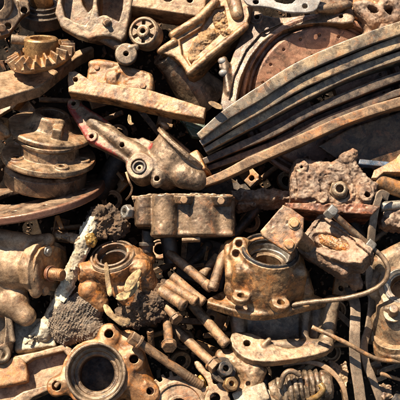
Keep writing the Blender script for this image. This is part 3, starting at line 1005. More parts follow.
na = unit(A(-.75, .1, .65))
nc = P(128, 212, 18)
put('union_nut', D(U(hexnut(nc - na * 2, na, 7.5, 7), cyl(nc - na * 10, nc, 5.5)), cyl(nc, nc + na * 9, 3.4)), M['steel'], t, v=.5, noise=FINE)
put('lower_pipe', U(cyl(P(148, 230, 6), P(147, 252, 2), 6), cyl(P(147, 242, 4), P(147, 246, 4), 8), cyl(P(168, 236, -6), P(172, 262, -10), 8)), M['dark'], t, v=.7)
put('pale_shim', box(P(191, 240, 16), (9, 1.6, 6), (0, .2, 1), A(1, .05, 0), .8), M['tan2'], None, v=.5,
    label='thin pale metal shim in the shadow below the valve block', cat='shim')

# ================================================================== left knuckle and plaster
t = thing('axle_knuckle', 'big smooth tan axle knuckle with an orange end face and a threaded stud', 'axle knuckle', P(15, 300, -30))
s = U(cap(P(-30, 262, -4), P(12, 264, 2), 34, 27), cap(P(20, 246, 14), P(48, 240, 14), 9, 7), cap(P(28, 268, 30), P(36, 292, 26), 7, 6), cap(P(-10, 236, 18), P(22, 240, 20), 9, 7), 
      cyl(P(20, 266, 5), P(46, 268, 12), 23, 22, 2), cap(P(-14, 292, 10), P(26, 316, 14), 14, 10), cap(P(-20, 310, 8), P(18, 300, 10), 12, 10), k=8)
fa = unit(A(.82, -.05, .57))
fc = P(48, 268, 16)
s = U(s, extr([(-31, -27), (16, -30), (27, -10), (28, 14), (10, 28), (-22, 26)], fc - fa * 4, *frame_of(fa, A(0, 1, 0)), -8, 4, 1.2, 1), k=2)
put('knuckle_body', D(s, cap(P(-8, 270, 36), P(14, 284, 34), 4, 3), k=4), M['tan2'], t, v=1.0, noise=[(.4, 18), (.2, 5), (.12, 2)])
ends = [(-26, -22), (13, -26), (22, -9), (23, 11), (8, 23), (-18, 21)]
put('end_face', extr(ends, fc + fa * .2, *frame_of(fa, A(0, 1, 0)), -2, 2.6, .8, 1), M['bloom'], t, noise=WORN)
sc_ = fc + fa * 1 + A(2, -5, 4)
put('threaded_stud', U(cyl(sc_, sc_ + fa * 17, 5.6, 5.2, 1), *[torus(sc_ + fa * (3 + 2.4 * k), fa, 5.2, .9) for k in range(6)]), M['orange'], t, v=.5, noise=FINE)
put('stud_collar', lathe(sc_, fa, [(0, -1), (8, -1), (8, 3), (0, 3)]), M['redrust'], t, v=.6, noise=FINE)
hn = fc + fa * 1 + A(-4, 17, 2)
put('flange_nut', U(hexnut(hn, fa, 6, 6), cyl(hn, hn + fa * 7.5, 3)), M['steel'], t, v=.5, noise=FINE)
put('corner_bolt', hexnut(fc + fa * 1 + A(-5, -22, 2), fa, 5, 4), M['tan'], t, v=.5, noise=FINE)

s = U(cap(P(92, 222, 2), P(84, 243, 6), 7, 8), cap(P(84, 243, 6), P(70, 276, 8), 8, 7), cap(P(70, 276, 8), P(58, 308, 6), 7, 8.5), cap(P(58, 308, 6), P(44, 332, 4), 7, 9), cap(P(44, 332, 4), P(30, 344, -2), 9, 8), k=5)
path = [P(90, 228, 9), P(84, 243, 12), P(77, 260, 13), P(70, 276, 13), P(63, 295, 13), P(57, 310, 13), P(47, 328, 13), P(34, 342, 8)]
fl = []
for k in range(60):
    f = rng.uniform(0, 6.99)
    i0 = int(f)
    o = path[i0] + (path[i0 + 1] - path[i0]) * (f - i0) + A(rng.uniform(-8, 8), rng.uniform(-3, 3), rng.uniform(-5, 1))
    along = path[i0 + 1] - path[i0] + A(rng.uniform(-4, 4), rng.uniform(-3, 3), rng.uniform(-3, 3))
    fl.append(box(o, (rng.uniform(5, 13), rng.uniform(.9, 2.6), .6), A(rng.uniform(-.7, .7), rng.uniform(-.3, .7), 1), along, .4))
put('plaster_strip', U(U(*fl), s, k=.6), M['cream'], None, v=.6, noise=[(1.0, 10), (.45, 3.6), (.3, 1.7)], chip=.9,
    label='crumbling cream white strip of peeling plaster running beside the axle knuckle', cat='plaster strip')
put('stone_slab', box(P(36, 336, -4), (20, 16, 8), (-.05, .5, .86), A(1, .15, 0), 2), M['cream'], None, noise=[(1.2, 9), (.6, 4)],
    label='pale flat slab under the lower end of the plaster strip', cat='slab')
put('dirt_clod', U(ell(P(102, 218, -6), (15, 13, 12)), ell(P(114, 224, -10), (13, 16, 12)), ell(P(94, 232, -2), (10, 9, 9)), k=6), M['dirt'], None, v=.65, noise=[(4.5, 11), (3.2, 5), (1.8, 1.8)],
    label='dark dirt clod at the top of the plaster strip, left of the union nut', cat='dirt clod')
put('amber_lump', ell(P(91, 240, 12), (6, 7, 4)), M['gunk'], None, v=.5, noise=[(1.2, 6), (.6, 2), (.4, 1.3)], chip=1,
    label='small amber lump stuck on the plaster strip', cat='lump')
put('wood_stub', cap(P(58, 235, 6), P(78, 239, 8), 4.6, 4), M['tan'], None, v=.6, noise=CRUST,
    label='short tan stub lying above the axle knuckle, touching the plaster strip', cat='stub')
put('thin_pin', cyl(P(57, 216, 4), P(62, 229, 8), 2.4), M['orange'], None, v=.5, noise=FINE,
    label='thin orange pin under the edge of the big flat disc', cat='pin')

# ================================================================== cam housing with leaves
ax = unit(A(-.16, .78, .6))
c = P(112, 254, 12)
t = thing('bearing_housing', 'orange rusted housing with a ringed open bore and dried leaves on its front', 'bearing housing', c - ax * 40)
s = U(lathe(c, ax, [(0, -34), (24, -34), (25, -10), (24, -4), (0, -4)]), cyl(P(94, 272, 10), P(78, 272, 14), 11, 9, 2), cap(P(140, 268, 12), P(150, 292, 4), 13, 10), cap(P(90, 290, 10), P(100, 303, 8), 12, 9),
      cap(P(128, 254, 6), P(148, 258, -2), 9, 8), cap(P(122, 290, 12), P(132, 300, 8), 10), k=3.5)
s = D(s, cyl(P(76, 271, 26), P(80, 272, 6), 3.6), lathe(c, ax, [(0, -24), (15, -24), (15, 4), (0, 4)]))
put('housing_body', s, M['orange'], t, noise=[(.5, 12), (.3, 5), (.25, 2)], chip=.8)
put('bore_ring', lathe(c, ax, [(15, -12), (23.5, -12), (23.5, -3), (22, -.5), (20, -.5), (19.5, -3), (18, -3), (17.5, 0), (16, .6), (15, 0)]), M['brown'], t, v=.55, noise=FINE)
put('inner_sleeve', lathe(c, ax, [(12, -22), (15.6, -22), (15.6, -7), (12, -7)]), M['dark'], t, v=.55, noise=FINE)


def leafy(name, outline, o, n, curl, material, label):
    """a dry leaf: thin curled sheet with a raised midrib"""
    pl = Pl(o[0], o[1], o[2], n)
    pts = chaikin(np.array(pl.uv(outline)), 1)
    cen = pts.mean(0)
    pts = cen + (pts - cen) * .9
    rings = [cen + (pts - cen) * k for k in (.02, .25, .5, .75, 1.0)]
    m = len(pts)
    P2 = np.concatenate(rings)
    z = curl * ((np.abs(P2[:, 1] - cen[1]) / 9) ** 1.6) + 1.9 * fbm(np.c_[P2 / 5, np.full(len(P2), o[0])], 4, 2) + .02 * (P2[:, 0] - cen[0]) ** 2
    top = np.array([pl.o + pl.ex * a + pl.ey * b + pl.n * c for (a, b), c in zip(P2, z)])
    bot = top - pl.n * .35
    v = np.vstack([top, bot])
    K = len(top)
    q = []
    for r in range(4):
        for j in range(m):
            a, b = r * m + j, r * m + (j + 1) % m
            q.append([a, a + m, b + m, b])
            q.append([K + b, K + b + m, K + a + m, K + a])
    for j in range(m):
        a, b = 4 * m + j, 4 * m + (j + 1) % m
        q.append([a, K + a, K + b, b])
    raw(name, v, q, material, None, label=label, cat='leaf')


leafy('dry_leaf', [(103, 262), (108, 261), (110, 280), (114, 296), (108, 300), (105, 282)], (107, 275, 30), (.1, .35, .93), .6, M['leaf'], 'narrow strip of dried leaf hanging down from the rim of the ringed bore')
leafy('dry_leaf', [(122, 292), (126, 278), (134, 271), (142, 268), (141, 278), (134, 288), (126, 296)], (132, 282, 30), (.15, .4, .9), 1.4, M['leaf'], 'broad curled dry leaf on the right front of the orange ringed housing')
leafy('dry_leaf', [(112, 299), (120, 292), (132, 290), (140, 279), (142, 284), (134, 296), (121, 303)], (126, 294, 27), (0, .2, .95), 1.5, M['leaf'], 'folded dry leaf directly below the broad curled one on the orange housing')
leafy('dry_leaf', [(101, 303), (108, 303), (112, 312), (120, 318), (132, 318), (132, 326), (122, 328), (112, 320), (104, 314)], (115, 315, 30), (.05, .3, .95), -1.6, M['leaf'], 'crinkled yellow dry leaf lying between the matted fibre pad and the soil lump')
leafy('dry_leaf', [(206, 103), (212, 99), (222, 105), (224, 110), (214, 109)], (214, 105, 34), (0, .4, .9), .8, M['leaf'], 'tiny pale dry leaf caught on the tips of the leaf springs')
leafy('dry_leaf', [(128, 113), (131, 113), (132, 122), (135, 125), (130, 127), (127, 122)], (130, 120, 8), (.2, .4, .9), .4, M['leaf'], 'small curled leaf scrap in the dark gap under the orange square-topped housing')

def nubs(v):
    w = v + 1.5 * np.stack([fbm(v / 9, 41, 2), fbm(v / 9, 42, 2), fbm(v / 9, 43, 2)], 1)
    g = np.maximum(0, np.sin(2.1 * (w[:, 0] + .5 * w[:, 1])) * np.sin(2.1 * (w[:, 1] - .4 * w[:, 2]))) ** .7
    return 1.3 * g * np.clip(.7 + .8 * fbm(v / 5, 44, 2), 0, 1.3) + .7 * fbm(v / 2.2, 45, 2)


put('fibre_mat', U(ell(P(68, 322, 6), (20, 22, 14)), ell(P(86, 306, 4), (18, 14, 13)), ell(P(92, 330, 6), (14, 13, 12)), k=8), M['wool'], None, v=.6, noise=[(2.2, 13), (.5, 4), (.4, 1.5)], disp=nubs,
    label='matted dark grey fibre pad with a nubby surface, above the big front hub', cat='fibre pad')
put('soil_lump', U(ell(P(148, 304, 6), (24, 17, 14)), ell(P(132, 316, 4), (17, 12, 12)), ell(P(164, 290, 0), (12, 12, 11)), ell(P(126, 298, 2), (11, 8, 9)), k=7), M['dirt'], None, v=.6, noise=[(3.5, 12), (2.6, 4.5), (1.6, 1.7)], chip=1.5,
    label='dark crumbly lump of soil between the loose bolts and the orange ringed housing', cat='soil lump')

# ================================================================== big front hub and channel bracket
pl = Pl(96, 372, 30, (.04, .22, .97))
t = thing('front_hub', 'big hub with a deep ringed round bore and orange bolt ears, at the bottom edge', 'hub', pl.pt(96, 400, -34))
ears = [((109, 334), 10), ((134, 359), 10.5), ((57, 386), 9.5), ((94, 411), 10)]
s = U(pl.disc(96, 373, 33, -14, 0, rd=1.5), *[cap(pl.pt(*e, -6), pl.pt(96 + (e[0] - 96) * .6, 373 + (e[1] - 373) * .6, -7), r - 1, 13) for e, r in ears], *[pl.disc(e[0], e[1], r, -12, 1, rd=2) for e, r in ears], k=5)
s = U(s, pl.disc(98, 374, 34, -46, -10, r1=31), cap(pl.pt(130, 378, -20), pl.pt(146, 396, -18), 20, 14), pl.disc(150, 391, 9, -24, -5, rd=2), cap(pl.pt(128, 342, -12), pl.pt(140, 384, -24), 12, 14), k=6)
s = D(s, pl.disc(96, 373, 28, -16, 6), pl.disc(96, 373, 23, -60, 6), *[pl.disc(e[0], e[1], 4.4, -30, 8) for e, r in ears], pl.disc(150, 391, 3.6, -30, 8))
put('hub_body', s, M['orange'], t, v=.85, noise=[(.7, 13), (.3, 4)], chip=.4)
o = pl.pt(96, 373, 0)
put('bore_rim', lathe(o, pl.n, [(22.6, -16), (29.5, -16), (29.5, 4), (28.5, 5.4), (26.8, 5.4), (25.4, 3), (24.6, -4), (22.6, -5)]), M['greybrown'], t, v=.55, noise=FINE)
put('bore_sleeve', lathe(o, pl.n, [(17, -44), (23.5, -44), (23.5, -7), (22, -7), (21, -9.5), (18.6, -9.5), (17, -11)]), M['brown'], t, v=.6, noise=FINE)
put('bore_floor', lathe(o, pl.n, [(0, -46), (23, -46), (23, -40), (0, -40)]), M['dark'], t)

pl = Pl(35, 375, 18, (.05, .3, .95))
t = thing('channel_bracket', 'tan rusty channel bracket with a solid end block, in the bottom left corner', 'bracket', pl.pt(35, 400, -20))
put('channel_back', pl.ext([(-14, 380), (22, 356), (64, 347), (76, 354), (64, 378), (54, 390), (28, 398), (-14, 420)], -14, -7, 1.5), M['tan2'], t, noise=WORN)
put('end_block', pl.ext([(-24, 378), (6, 362), (17, 356), (26, 359), (30, 381), (22, 384), (-24, 392)], -24, 6, 2.2, 1), M['orange'], t, noise=WORN)
put('upper_flange', pl.ext([(15, 357), (40, 352), (64, 345), (72, 349), (74, 356), (69, 358), (64, 352), (34, 359), (27, 364)], -16, 6, 1.4), M['tan'], t, noise=WORN)
put('lower_flange', pl.ext([(-14, 416), (24, 392), (52, 384), (56, 388), (34, 398), (10, 420)], -16, 6, 1.4), M['tan'], t, noise=WORN)

s = D(ell(P(-4, 336, 10), (18, 38, 17)), ell(P(-12, 332, 18), (18, 36, 14)), k=2)
put('curved_cover', U(s, cap(P(8, 306, 16), P(13, 340, 18), 2.5), torus(P(1, 354, 24), (.3, .2, .9), 7, 2.6), k=2), M['greybrown'], None, v=.8, noise=WORN,
    label='curved brown cover with a small ring at its foot, below the axle knuckle', cat='cover')

# ================================================================== hub carrier (centre right)
ax = unit(A(.1, .84, .53))
c = P(270, 251, 22)
t = thing('hub_carrier', 'tan hub carrier with a black-sealed open bore and bolt holes along its lower lip', 'hub carrier', c - ax * 62)
pf = Pl(264, 303, 18, (.05, .84, .53))
bosses = (P(241, 295, 35), P(281, 302, 38))
s = U(lathe(c, ax, [(0, -48), (38, -48), (36, -30), (30.5, -6), (29.5, 0), (0, 0)]), box(P(240, 262, 8), (13, 20, 17), (-.25, .35, .9), A(.9, .1, .2), 5), cap(P(238, 246, 12), P(232, 290, 18), 7, 8), cap(P(302, 274, 6), P(306, 292, 6), 7, 8), k=4)
s = U(s, pf.ext([(203, 301), (216, 293), (236, 286), (300, 289), (324, 297), (328, 301), (300, 307), (284, 312), (258, 315), (236, 311), (220, 306)], -9, 0, 2, 1),
      cyl(P(240, 246, 4), P(239, 244, 24), 7.5, 7, 2), cyl(P(237, 256, 8), P(236, 254, 27), 7, 6.5, 2), box(c - ax * 27, (36, 25, 21), ax, A(1, .1, 0), 6), *[cyl(q - pf.n * 7, q, 9.5, 8.6, 1.5) for q in bosses], k=4)
s = D(s, lathe(c, ax, [(0, -40), (22, -40), (22, 8), (0, 8)]), *[cyl(q - pf.n * 7, q + pf.n * 6, 3.6) for q in bosses], cyl(P(239, 244, 15), P(239, 243, 34), 3.4), cyl(P(236, 254, 18), P(236, 253, 36), 3.6), cap(P(252, 283, 50), P(268, 288, 50), 2.5, 2), k=.6)
put('carrier_body', s, M['amber'], t, v=.85, noise=[(.2, 12), (.14, 5), (.18, 1.9)], chip=.4)
put('oil_seal', lathe(c, ax, [(21, -8), (28, -8), (28.5, 0), (27.5, 2.6), (25.5, 2.6), (24.5, 0), (22.5, -1), (21, -2)]), M['black'], t, v=.5, noise=FINE)
put('bearing_race', lathe(c, ax, [(18.5, -34), (22.6, -34), (22.6, -5), (21.4, -4.4), (20.2, -7), (19.6, -11), (18.5, -12)]), M['steel'], t, v=.5, noise=FINE)
put('inner_race', lathe(c, ax, [(14, -34), (18.6, -34), (18.6, -15), (17, -14), (16, -15), (14, -15)]), M['brown'], t, v=.5, noise=FINE)
for p, z in (((239, 244), 19), ((236, 254), 22)):
    put('hole_rust', torus(P(p[0], p[1], z + 1.5), (0, .2, 1), 4, 1.2), M['orange'], t, v=.5, noise=FINE)

# lower bracket
pb = Pl(270, 346, 20, (0, .66, .75))
t = thing('saddle_bracket', 'bracket with a pale tan lip and a grey-brown wall, below the hub carrier', 'bracket', pb.pt(270, 360, -30))
lip = [(229, 334), (240, 331), (256, 334), (268, 341), (278, 346), (292, 349), (314, 342), (330, 338), (333, 349), (312, 356), (286, 360), (268, 362), (248, 360), (233, 350)]
put('lower_lip', D(U(pb.ext(lip, -10, 0, 1.2, 1), cap(pb.pt(264, 345, 0), pb.pt(269, 340, 3), 3, 2.4), k=3), pb.disc(247, 343, 3.6, -20, 9)), M['tan'], t, noise=CAST)
pw = Pl(285, 330, -2, (-.02, -.05, 1))
put('saddle_wall', D(U(pw.ext([(236, 306), (330, 302), (336, 342), (326, 352), (300, 356), (262, 354), (234, 344)], -9, 0, 2, 1), cap(P(240, 344, 4), P(237, 312, -2), 7, 8), cap(P(326, 346, 4), P(331, 304, -2), 7, 9), cap(P(304, 350, 4), P(306, 308, 0), 4, 5),
                     cap(P(238, 346, 10), P(326, 346, 10), 7), k=6), pb.disc(247, 343, 5, -30, 9)), M['greybrown'], t, v=.9, noise=WORN)  # wall in a darker grey-brown than the tan lip

# bracket plate and caliper
pl = Pl(285, 230, 52, (-.12, .22, .97))
t = thing('hinge_plate', 'rust-brown five-sided plate with two bolt heads, overlapping the bore of the hub carrier', 'plate', pl.pt(285, 250, -9))
put('plate_body', pl.ext([(260, 231), (283, 204.5), (291, 208), (304, 217.5), (303, 236), (291, 254.5), (262, 236)], -7, 0, 1.0), M['rustplate'], t, v=.7, noise=WORN, chip=.5)
for p in ((294.5, 223.5), (289.5, 245)):
    q = pl.pt(*p, 0)
    put('bolt_head', U(hexnut(q - pl.n, pl.n, 4.8, 4), lathe(q, pl.n, [(0, -1), (6, -1), (6, .8), (0, .8)])), M['bronze'], t, v=.45, noise=FINE)
put('plate_arm', cap(pl.pt(296, 236, -16), P(308, 246, 26), 8, 7), M['brown'], t)

pl = Pl(335, 245, 34, (-.2, .55, .81))
t = thing('brake_caliper', 'grey mud-crusted caliper with a rusty hollow on top and a bolted guide pin', 'caliper', P(335, 285, -10))
top = [(303, 236), (311, 226), (320, 215), (328, 219), (352, 237), (371, 252), (362, 262), (346, 262), (322, 254), (308, 246)]
s = U(pl.ext(top, -24, -1, 1.5), box(P(328, 256, 16), (27, 12, 15), (-.15, .3, .94), A(.84, -.55, 0), 4), cap(P(352, 276, 14), P(356, 284, 12), 8, 7), cap(P(308, 248, 22), P(346, 274, 20), 9, 8), k=3)
s = U(s, pl.ext([(316, 214), (321, 213), (373, 250), (371, 255)], -22, 3, .8), pl.ext([(303, 236), (320, 214), (323, 216), (307, 238)], -16, 2, .8), k=.8)
s = D(s, ell(pl.pt(331, 241, 0), (19, 9, 9), pl.n, A(.85, -.52, 0)), ell(pl.pt(318, 243, 0), (5, 4, 12), pl.n), cap(pl.pt(336, 229, 1), pl.pt(354, 242, 1), 2), k=1.2)
put('caliper_body', s, M['mud'], t, v=.75, noise=[(.5, 9), (.45, 4), (.5, 1.9)], chip=1.3)
put('rusty_hollow', U(ell(pl.pt(333, 242, -7), (16, 7, 4), pl.n, A(.85, -.52, 0)), ell(pl.pt(346, 247, -6), (5, 4, 3), pl.n), ell(pl.pt(322, 236, -7), (5, 4, 3), pl.n), k=3), M['bloom'], t, v=.5, noise=[(.8, 6), (.6, 2.6), (.5, 1.5)], chip=1.5)
p0, p1 = P(331, 212, 36), P(369, 246, 36)
ga = unit(p1 - p0)
put('guide_pin', cyl(p0 + ga * 4, p1 - ga * 4, 3.4), M['brown'], t, v=.55, noise=FINE)
for q, an in ((p0, .3), (p1, .9)):
    put('pin_bolt', hexnut(q - ga * 4.5, ga, 7.4, 9, ref=A(math.cos(an), math.sin(an), .5)), M['steel'], t, v=.5, noise=FINE)

# ================================================================== brake lines
for name, path, r, mm, lab in (
        ('brake_line', [(292, 305, 22), (312, 302, 26), (340, 299, 30), (366, 293, 34), (383, 283, 38), (388, 270, 40), (383, 258, 38), (371, 247, 36)], 2.5, 'brown', 'bent brown brake line curling up from the hub carrier lip to the caliper guide pin'),
        ('brake_line', [(312, 327, 30), (330, 335, 34), (350, 345, 36), (366, 354, 34), (382, 360, 30), (412, 362, 24)], 2.2, 'bronze', 'brown brake line running out to the right edge across the flat grey straps')):
    pp = spline([P(*p) for p in path], 14)
    v, q = sweep(pp, circ(r, 12))
    raw(name, v, q, M[mm], None, noise=[(.2, 5), (.1, 2)], label=lab, cat='brake line', group='bent brake lines')

# straps
for name, path, wd, tw, lab in (
        ('flat_strap', [(350, 288, -14), (355, 305, 4), (355, 325, 18), (354.5, 345, 20), (355.5, 365, 20), (358, 382, 20), (362, 410, 18)], 11, (.1, .0, 1), 'flat grey-brown strap hanging straight down to the bottom edge, right of the tan hoop'),
        ('flat_strap', [(388, 197, 10), (381, 194, 16), (377, 203, 18), (373, 222, 14), (370, 250, 10), (369, 280, 8), (372, 300, 4), (369, 325, 4), (364, 345, 4), (366, 362, 6), (372, 378, 8), (381, 402, 8), (386, 416, 6)], 8.5, (.35, .0, .9), 'long narrow strap running from the muddy pump past the pale bearing housing')):
    pp = spline([P(*p) for p in path], 14)
    v, q = sweep(pp, rrect(wd, 2.4, .9, 8, 2), side=A(*tw))
    raw(name, v, q, M['strap'], None, noise=[(.35, 9), (.12, 3)], label=lab, cat='strap', group='flat straps at the lower right')

# right bearing housing
ax = unit(A(-.3, .3, .9))
c = P(402, 286, 22)
t = thing('stub_axle_housing', 'pale bearing housing with a ringed bore and a stud in front, at the right edge', 'bearing housing', c - ax * 40)
s = U(lathe(c, ax, [(0, -44), (30, -44), (26, -10), (23, 0), (0, 0)]), cap(P(382, 262, 6), P(410, 250, 0), 10, 12), cap(P(376, 268, 2), P(374, 292, 2), 7, 8), cyl(P(400, 352, 0), P(392, 300, 18), 22, 16, 3), cap(P(378, 318, 4), P(386, 338, 0), 8, 10), k=6)
s = D(s, lathe(c, ax, [(0, -30), (14, -30), (15, 5), (0, 5)]))
put('housing_body', s, M['greytan'], t, noise=CAST)
put('bore_ring', U(lathe(c, ax, [(13, -20), (18, -20), (18, 1), (16.5, 2.4), (15, 1), (13, 0)]), torus(c - ax * 3, ax, 13, 1.6)), M['steel'], t, v=.5, noise=FINE)
sa = unit(A(-.1, .55, .83))
sc_ = P(393, 313, 30)
put('washer', lathe(sc_, sa, [(0, -3), (9, -3), (9.5, -1), (9, 0), (0, 0)]), M['greytan'], t, v=.5, noise=FINE)
put('stud', cyl(sc_ - sa * 2, sc_ + sa * 10, 5, 4.6, 1), M['brown'], t, v=.5, noise=FINE)
put('lower_sleeve', lathe(P(398, 350, 6), unit(A(-.15, .9, .4)), [(15, 0), (24, 0), (24, 8), (22.5, 10), (22.5, 16), (15, 16)]), M['tan'], t, v=.7, noise=WORN)

# ================================================================== loose bolts
BG = 'loose bolts scattered in the middle of the heap'


def bolt_thing():
    b = thing('loose_bolt', 'x', 'bolt', A(0, 0, 0), BG)
    zx = A(0, 0, 1)
    put('shank', U(cyl(A(0, 0, 2), A(0, 0, 50), 5.4, None, 1), *[torus(A(0, 0, 38 + 1.6 * k), zx, 5.1, .55) for k in range(7)]), M['bolt'], b, v=.5, noise=[(.15, 7), (.1, 2.2)])
    put('bolt_head', U(hexnut(A(0, 0, -5), zx, 8.6, 6.5), lathe(A(0, 0, 0), zx, [(0, .5), (8.8, .5), (8.8, 2.2), (0, 2.2)])), M['bolt'], b, v=.45, noise=[(.12, 6), (.08, 2.2)])
    return b


def stud_thing():
    b = thing('loose_stud', 'x', 'stud', A(0, 0, 0), 'headless studs in the middle of the heap')
    zx = A(0, 0, 1)
    put('shank', D(cyl(A(0, 0, 0), A(0, 0, 50), 5.3, None, 1), cyl(A(0, 0, 46), A(0, 0, 54), 2.4)), M['bolt'], b, v=.55, noise=[(.18, 7), (.12, 2.2)])
    put('end_collar', lathe(A(0, 0, 0), zx, [(0, 42), (5.5, 42), (5.9, 43), (5.9, 48.4), (5.2, 49.6), (2.6, 49.5), (2.6, 47), (0, 47)]), M['bolt'], b, v=.5, noise=[(.2, 4)])
    return b


def dup(o):
    c = o.copy()
    col.objects.link(c)
    for ch in o.children:
        d = ch.copy()
        col.objects.link(d)
        d.parent = c
    return c


def lay(o, p0, p1, wid, label, ln=50.0):
    """lay a bolt so that its local z runs from p0 to p1"""
    p0, p1 = np.asarray(p0, float), np.asarray(p1, float)
    ex, ey, ez = frame_of(p1 - p0, A(.3, .2, .9))
    R = FR @ np.stack([ex, ey, ez], 1)
    m = Matrix([list(r) for r in R]).to_4x4()
    o.matrix_world = Matrix.Translation(Vector(world(p0))) @ m @ Matrix.Diagonal((wid, wid, np.linalg.norm(p1 - p0) / ln, 1))
    o['label'] = label


studs = [(P(168, 252, -4), P(212, 289, 16), 1.0, 'long stud leaning against the foot of the upright one, its upper end in shadow'),
         (P(226, 246, 6), P(212, 290, 22), 1.05, 'upright pale stud leaning against the left side of the hub carrier'),
         (P(218, 256, -8), P(202, 276, 2), .95, 'short stud tucked behind the upright one, left of the hub carrier'),
         (P(172, 276, 8), P(204, 303, 20), 1.0, 'upper stud of the row of three lying on the soil lump'),
         (P(166, 283, 12), P(197, 302, 24), 1.02, 'middle stud of the row of three lying on the soil lump'),
         (P(160, 290, 14), P(185, 306, 28), 1.15, 'lowest and thickest stud of the row of three lying on the soil lump'),
         (P(192, 304, 0), P(227, 345, 20), 1.1, 'orange-tinged stud pointing down at the saddle bracket'),
         (P(152, 352, -6), P(150, 330, 6), .7, 'short stub of a stud standing behind the long bolt above the gear')]
st0 = stud_thing()
for i, (a, b, wdt, lab) in enumerate(studs):
    lay(st0 if i == 0 else dup(st0), a, b, wdt * .9, lab)
bolts = [(P(213, 364, 26), P(172, 326, -4), 1.0, 'bolt with its head beside the black nut and its shank running up into shade'),
         (P(169, 345, 34), P(167, 318, 0), .95, 'bolt pointing out of the heap, its head hanging below the soil lump'),
         (P(137, 341, 34), P(202, 386, 18), .92, 'long bolt lying from the big front hub down to the forked rod'),
         (P(176, 318, 22), P(158, 296, 2), .85, 'bolt under the row of three studs with only its head out of the soil')]
bt0 = bolt_thing()
for i, (a, b, wdt, lab) in enumerate(bolts):
    lay(bt0 if i == 0 else dup(bt0), a, b, wdt * .9, lab)

# ================================================================== bottom row
gn = unit(A(.02, .3, .95))
gc = P(179, 408, 24)
ex, ey, _ = frame_of(gn)
pts = []
NTH = 26
for k in range(NTH):
    a0 = 2 * math.pi * k / NTH
    for f, r in ((0, 31), (.22, 31.4), (.36, 36.4), (.64, 36.4), (.78, 31.4)):
        a = a0 + f * 2 * math.pi / NTH
        pts.append((r * math.cos(a), r * math.sin(a)))
put('spur_gear', D(U(extr(pts, gc, ex, ey, gn, -12, 0, .6), lathe(gc, gn, [(0, -12), (27, -12), (27, 2), (25, 3), (0, 3)])), lathe(gc, gn, [(12, 1.2), (22, 1.2), (23, 6), (12, 6)]), cyl(gc - gn * 20, gc + gn * 9, 9)), M['tan'], None, v=.55, noise=FINE,
    label='tan toothed spur gear rising over the bottom edge, below the long bolt', cat='gear')

pl = Pl(212, 385, 20, (-.1, .3, .95))
put('forked_rod', D(pl.ext([(193, 362), (198, 360), (203, 365), (207, 372), (213, 371), (221, 380), (229, 392), (233, 412), (203, 412), (204, 396), (209, 388), (205, 377), (197, 370)], -9, 0, 1.6, 1), pl.disc(215, 398, 5, -20, 5), ell(pl.pt(218, 378, 0), (7, 4, 20), pl.n, A(.6, .8, 0))), M['tan2'], None, v=.65, noise=WORN,
    label='pale flat forked rod with a round hole, at the bottom edge right of the gear', cat='rod')
put('orange_peg', cap(P(201, 378, 8), P(206, 392, 12), 3.2), M['gunk'], None, v=.5, noise=FINE,
    label='small orange peg between the gear and the forked rod', cat='peg')
na = unit(A(.25, .35, .9))
nc = P(225, 369, 30)
t = thing('black_nut', 'black hexagon nut on a dark washer beside the brass nut', 'nut', nc - na * 12)
put('hexagon', hexnut(nc - na * 4, na, 8.5, 8, bore=3), M['black'], t, v=.5, noise=FINE)
put('flat_washer', lathe(nc - na * 5, na, [(4, -4), (12.5, -4), (13, -2), (12.5, 0), (4, 0)]), M['dark'], t, v=.55, noise=FINE)
nc = P(231, 384, 34)
put('brass_nut', hexnut(nc - na * 5, na, 7.6, 8, bore=2.6), M['brass'], None, v=.5, noise=FINE, label='shiny brass hexagon nut just below the black nut', cat='nut')
s = U(cap(P(232, 360, 10), P(252, 372, 14), 11, 12), cap(P(252, 372, 14), P(248, 398, 16), 12, 14), cyl(P(250, 376, 10), P(262, 366, 18), 8, 7, 1.5), cap(P(222, 356, 6), P(236, 362, 8), 7, 8), k=5)
put('swivel_joint', D(s, cyl(P(248, 383, 22), P(250, 386, 40), 2.6)), M['tan2'], None, noise=[(1.0, 9), (.5, 4)], chip=.7, label='lumpy tan swivel joint right of the black and brass nuts', cat='joint')
put('stone_chunk', U(box(P(252, 398, 24), (17, 9, 10), (-.2, .4, .9), A(.9, .3, 0), 2), box(P(268, 402, 20), (10, 9, 9), (.3, .4, .8), A(.8, -.4, 0), 2)), M['stone'], None, noise=[(.8, 9), (.4, 3)], chip=1.2,
    label='broken whitish chunk of stone at the bottom edge, under the swivel joint', cat='stone')
put('plastic_plug', U(cyl(P(262, 372, -6), P(265, 384, 6), 6), cyl(P(263, 378, 0), P(266, 388, 6), 8, 7)), M['blue'], None, v=.6, label='small dark blue plastic plug between the swivel joint and the ribbed boot', cat='plug')

# ribbed boot
p0, p1 = P(274, 392, 16), P(330, 384, 18)
ba = unit(p1 - p0)
L = np.linalg.norm(p1 - p0)
prof = [(0, -4), (9, -4)]
for k in range(9):
    h = 2 + k * (L - 6) / 9
    R = 13.5 + 4.5 * math.sin(math.pi * (k + 1) / 10)
    prof += [(R - 2.4, h), (R, h + 2), (R, h + 4)]
prof += [(13, L), (8, L + 3), (0, L + 4)]
t = thing('ribbed_boot', 'crumpled grey-brown ribbed rubber boot at the bottom edge, inside the tan hoop', 'rubber boot', P(300, 400, 0))
put('boot_bellows', lathe(p0, ba, prof), M['greybrown'], t, v=.65, noise=[(1.5, 12), (.6, 4)])
v, q = sweep(spline([P(280, 388, 34), P(284, 375, 38), P(291, 371, 38), P(300, 375, 36)], 10), circ(2.6, 10))
raw('boot_clip', v, q, M['brown'], t, noise=FINE)
v, q = sweep(spline([P(308, 400, 30), P(318, 396, 36), P(323, 389, 38), P(320, 384, 36)], 10), circ(3, 10))
raw('wire_hook', v, q, M['gunk'], t, noise=FINE)
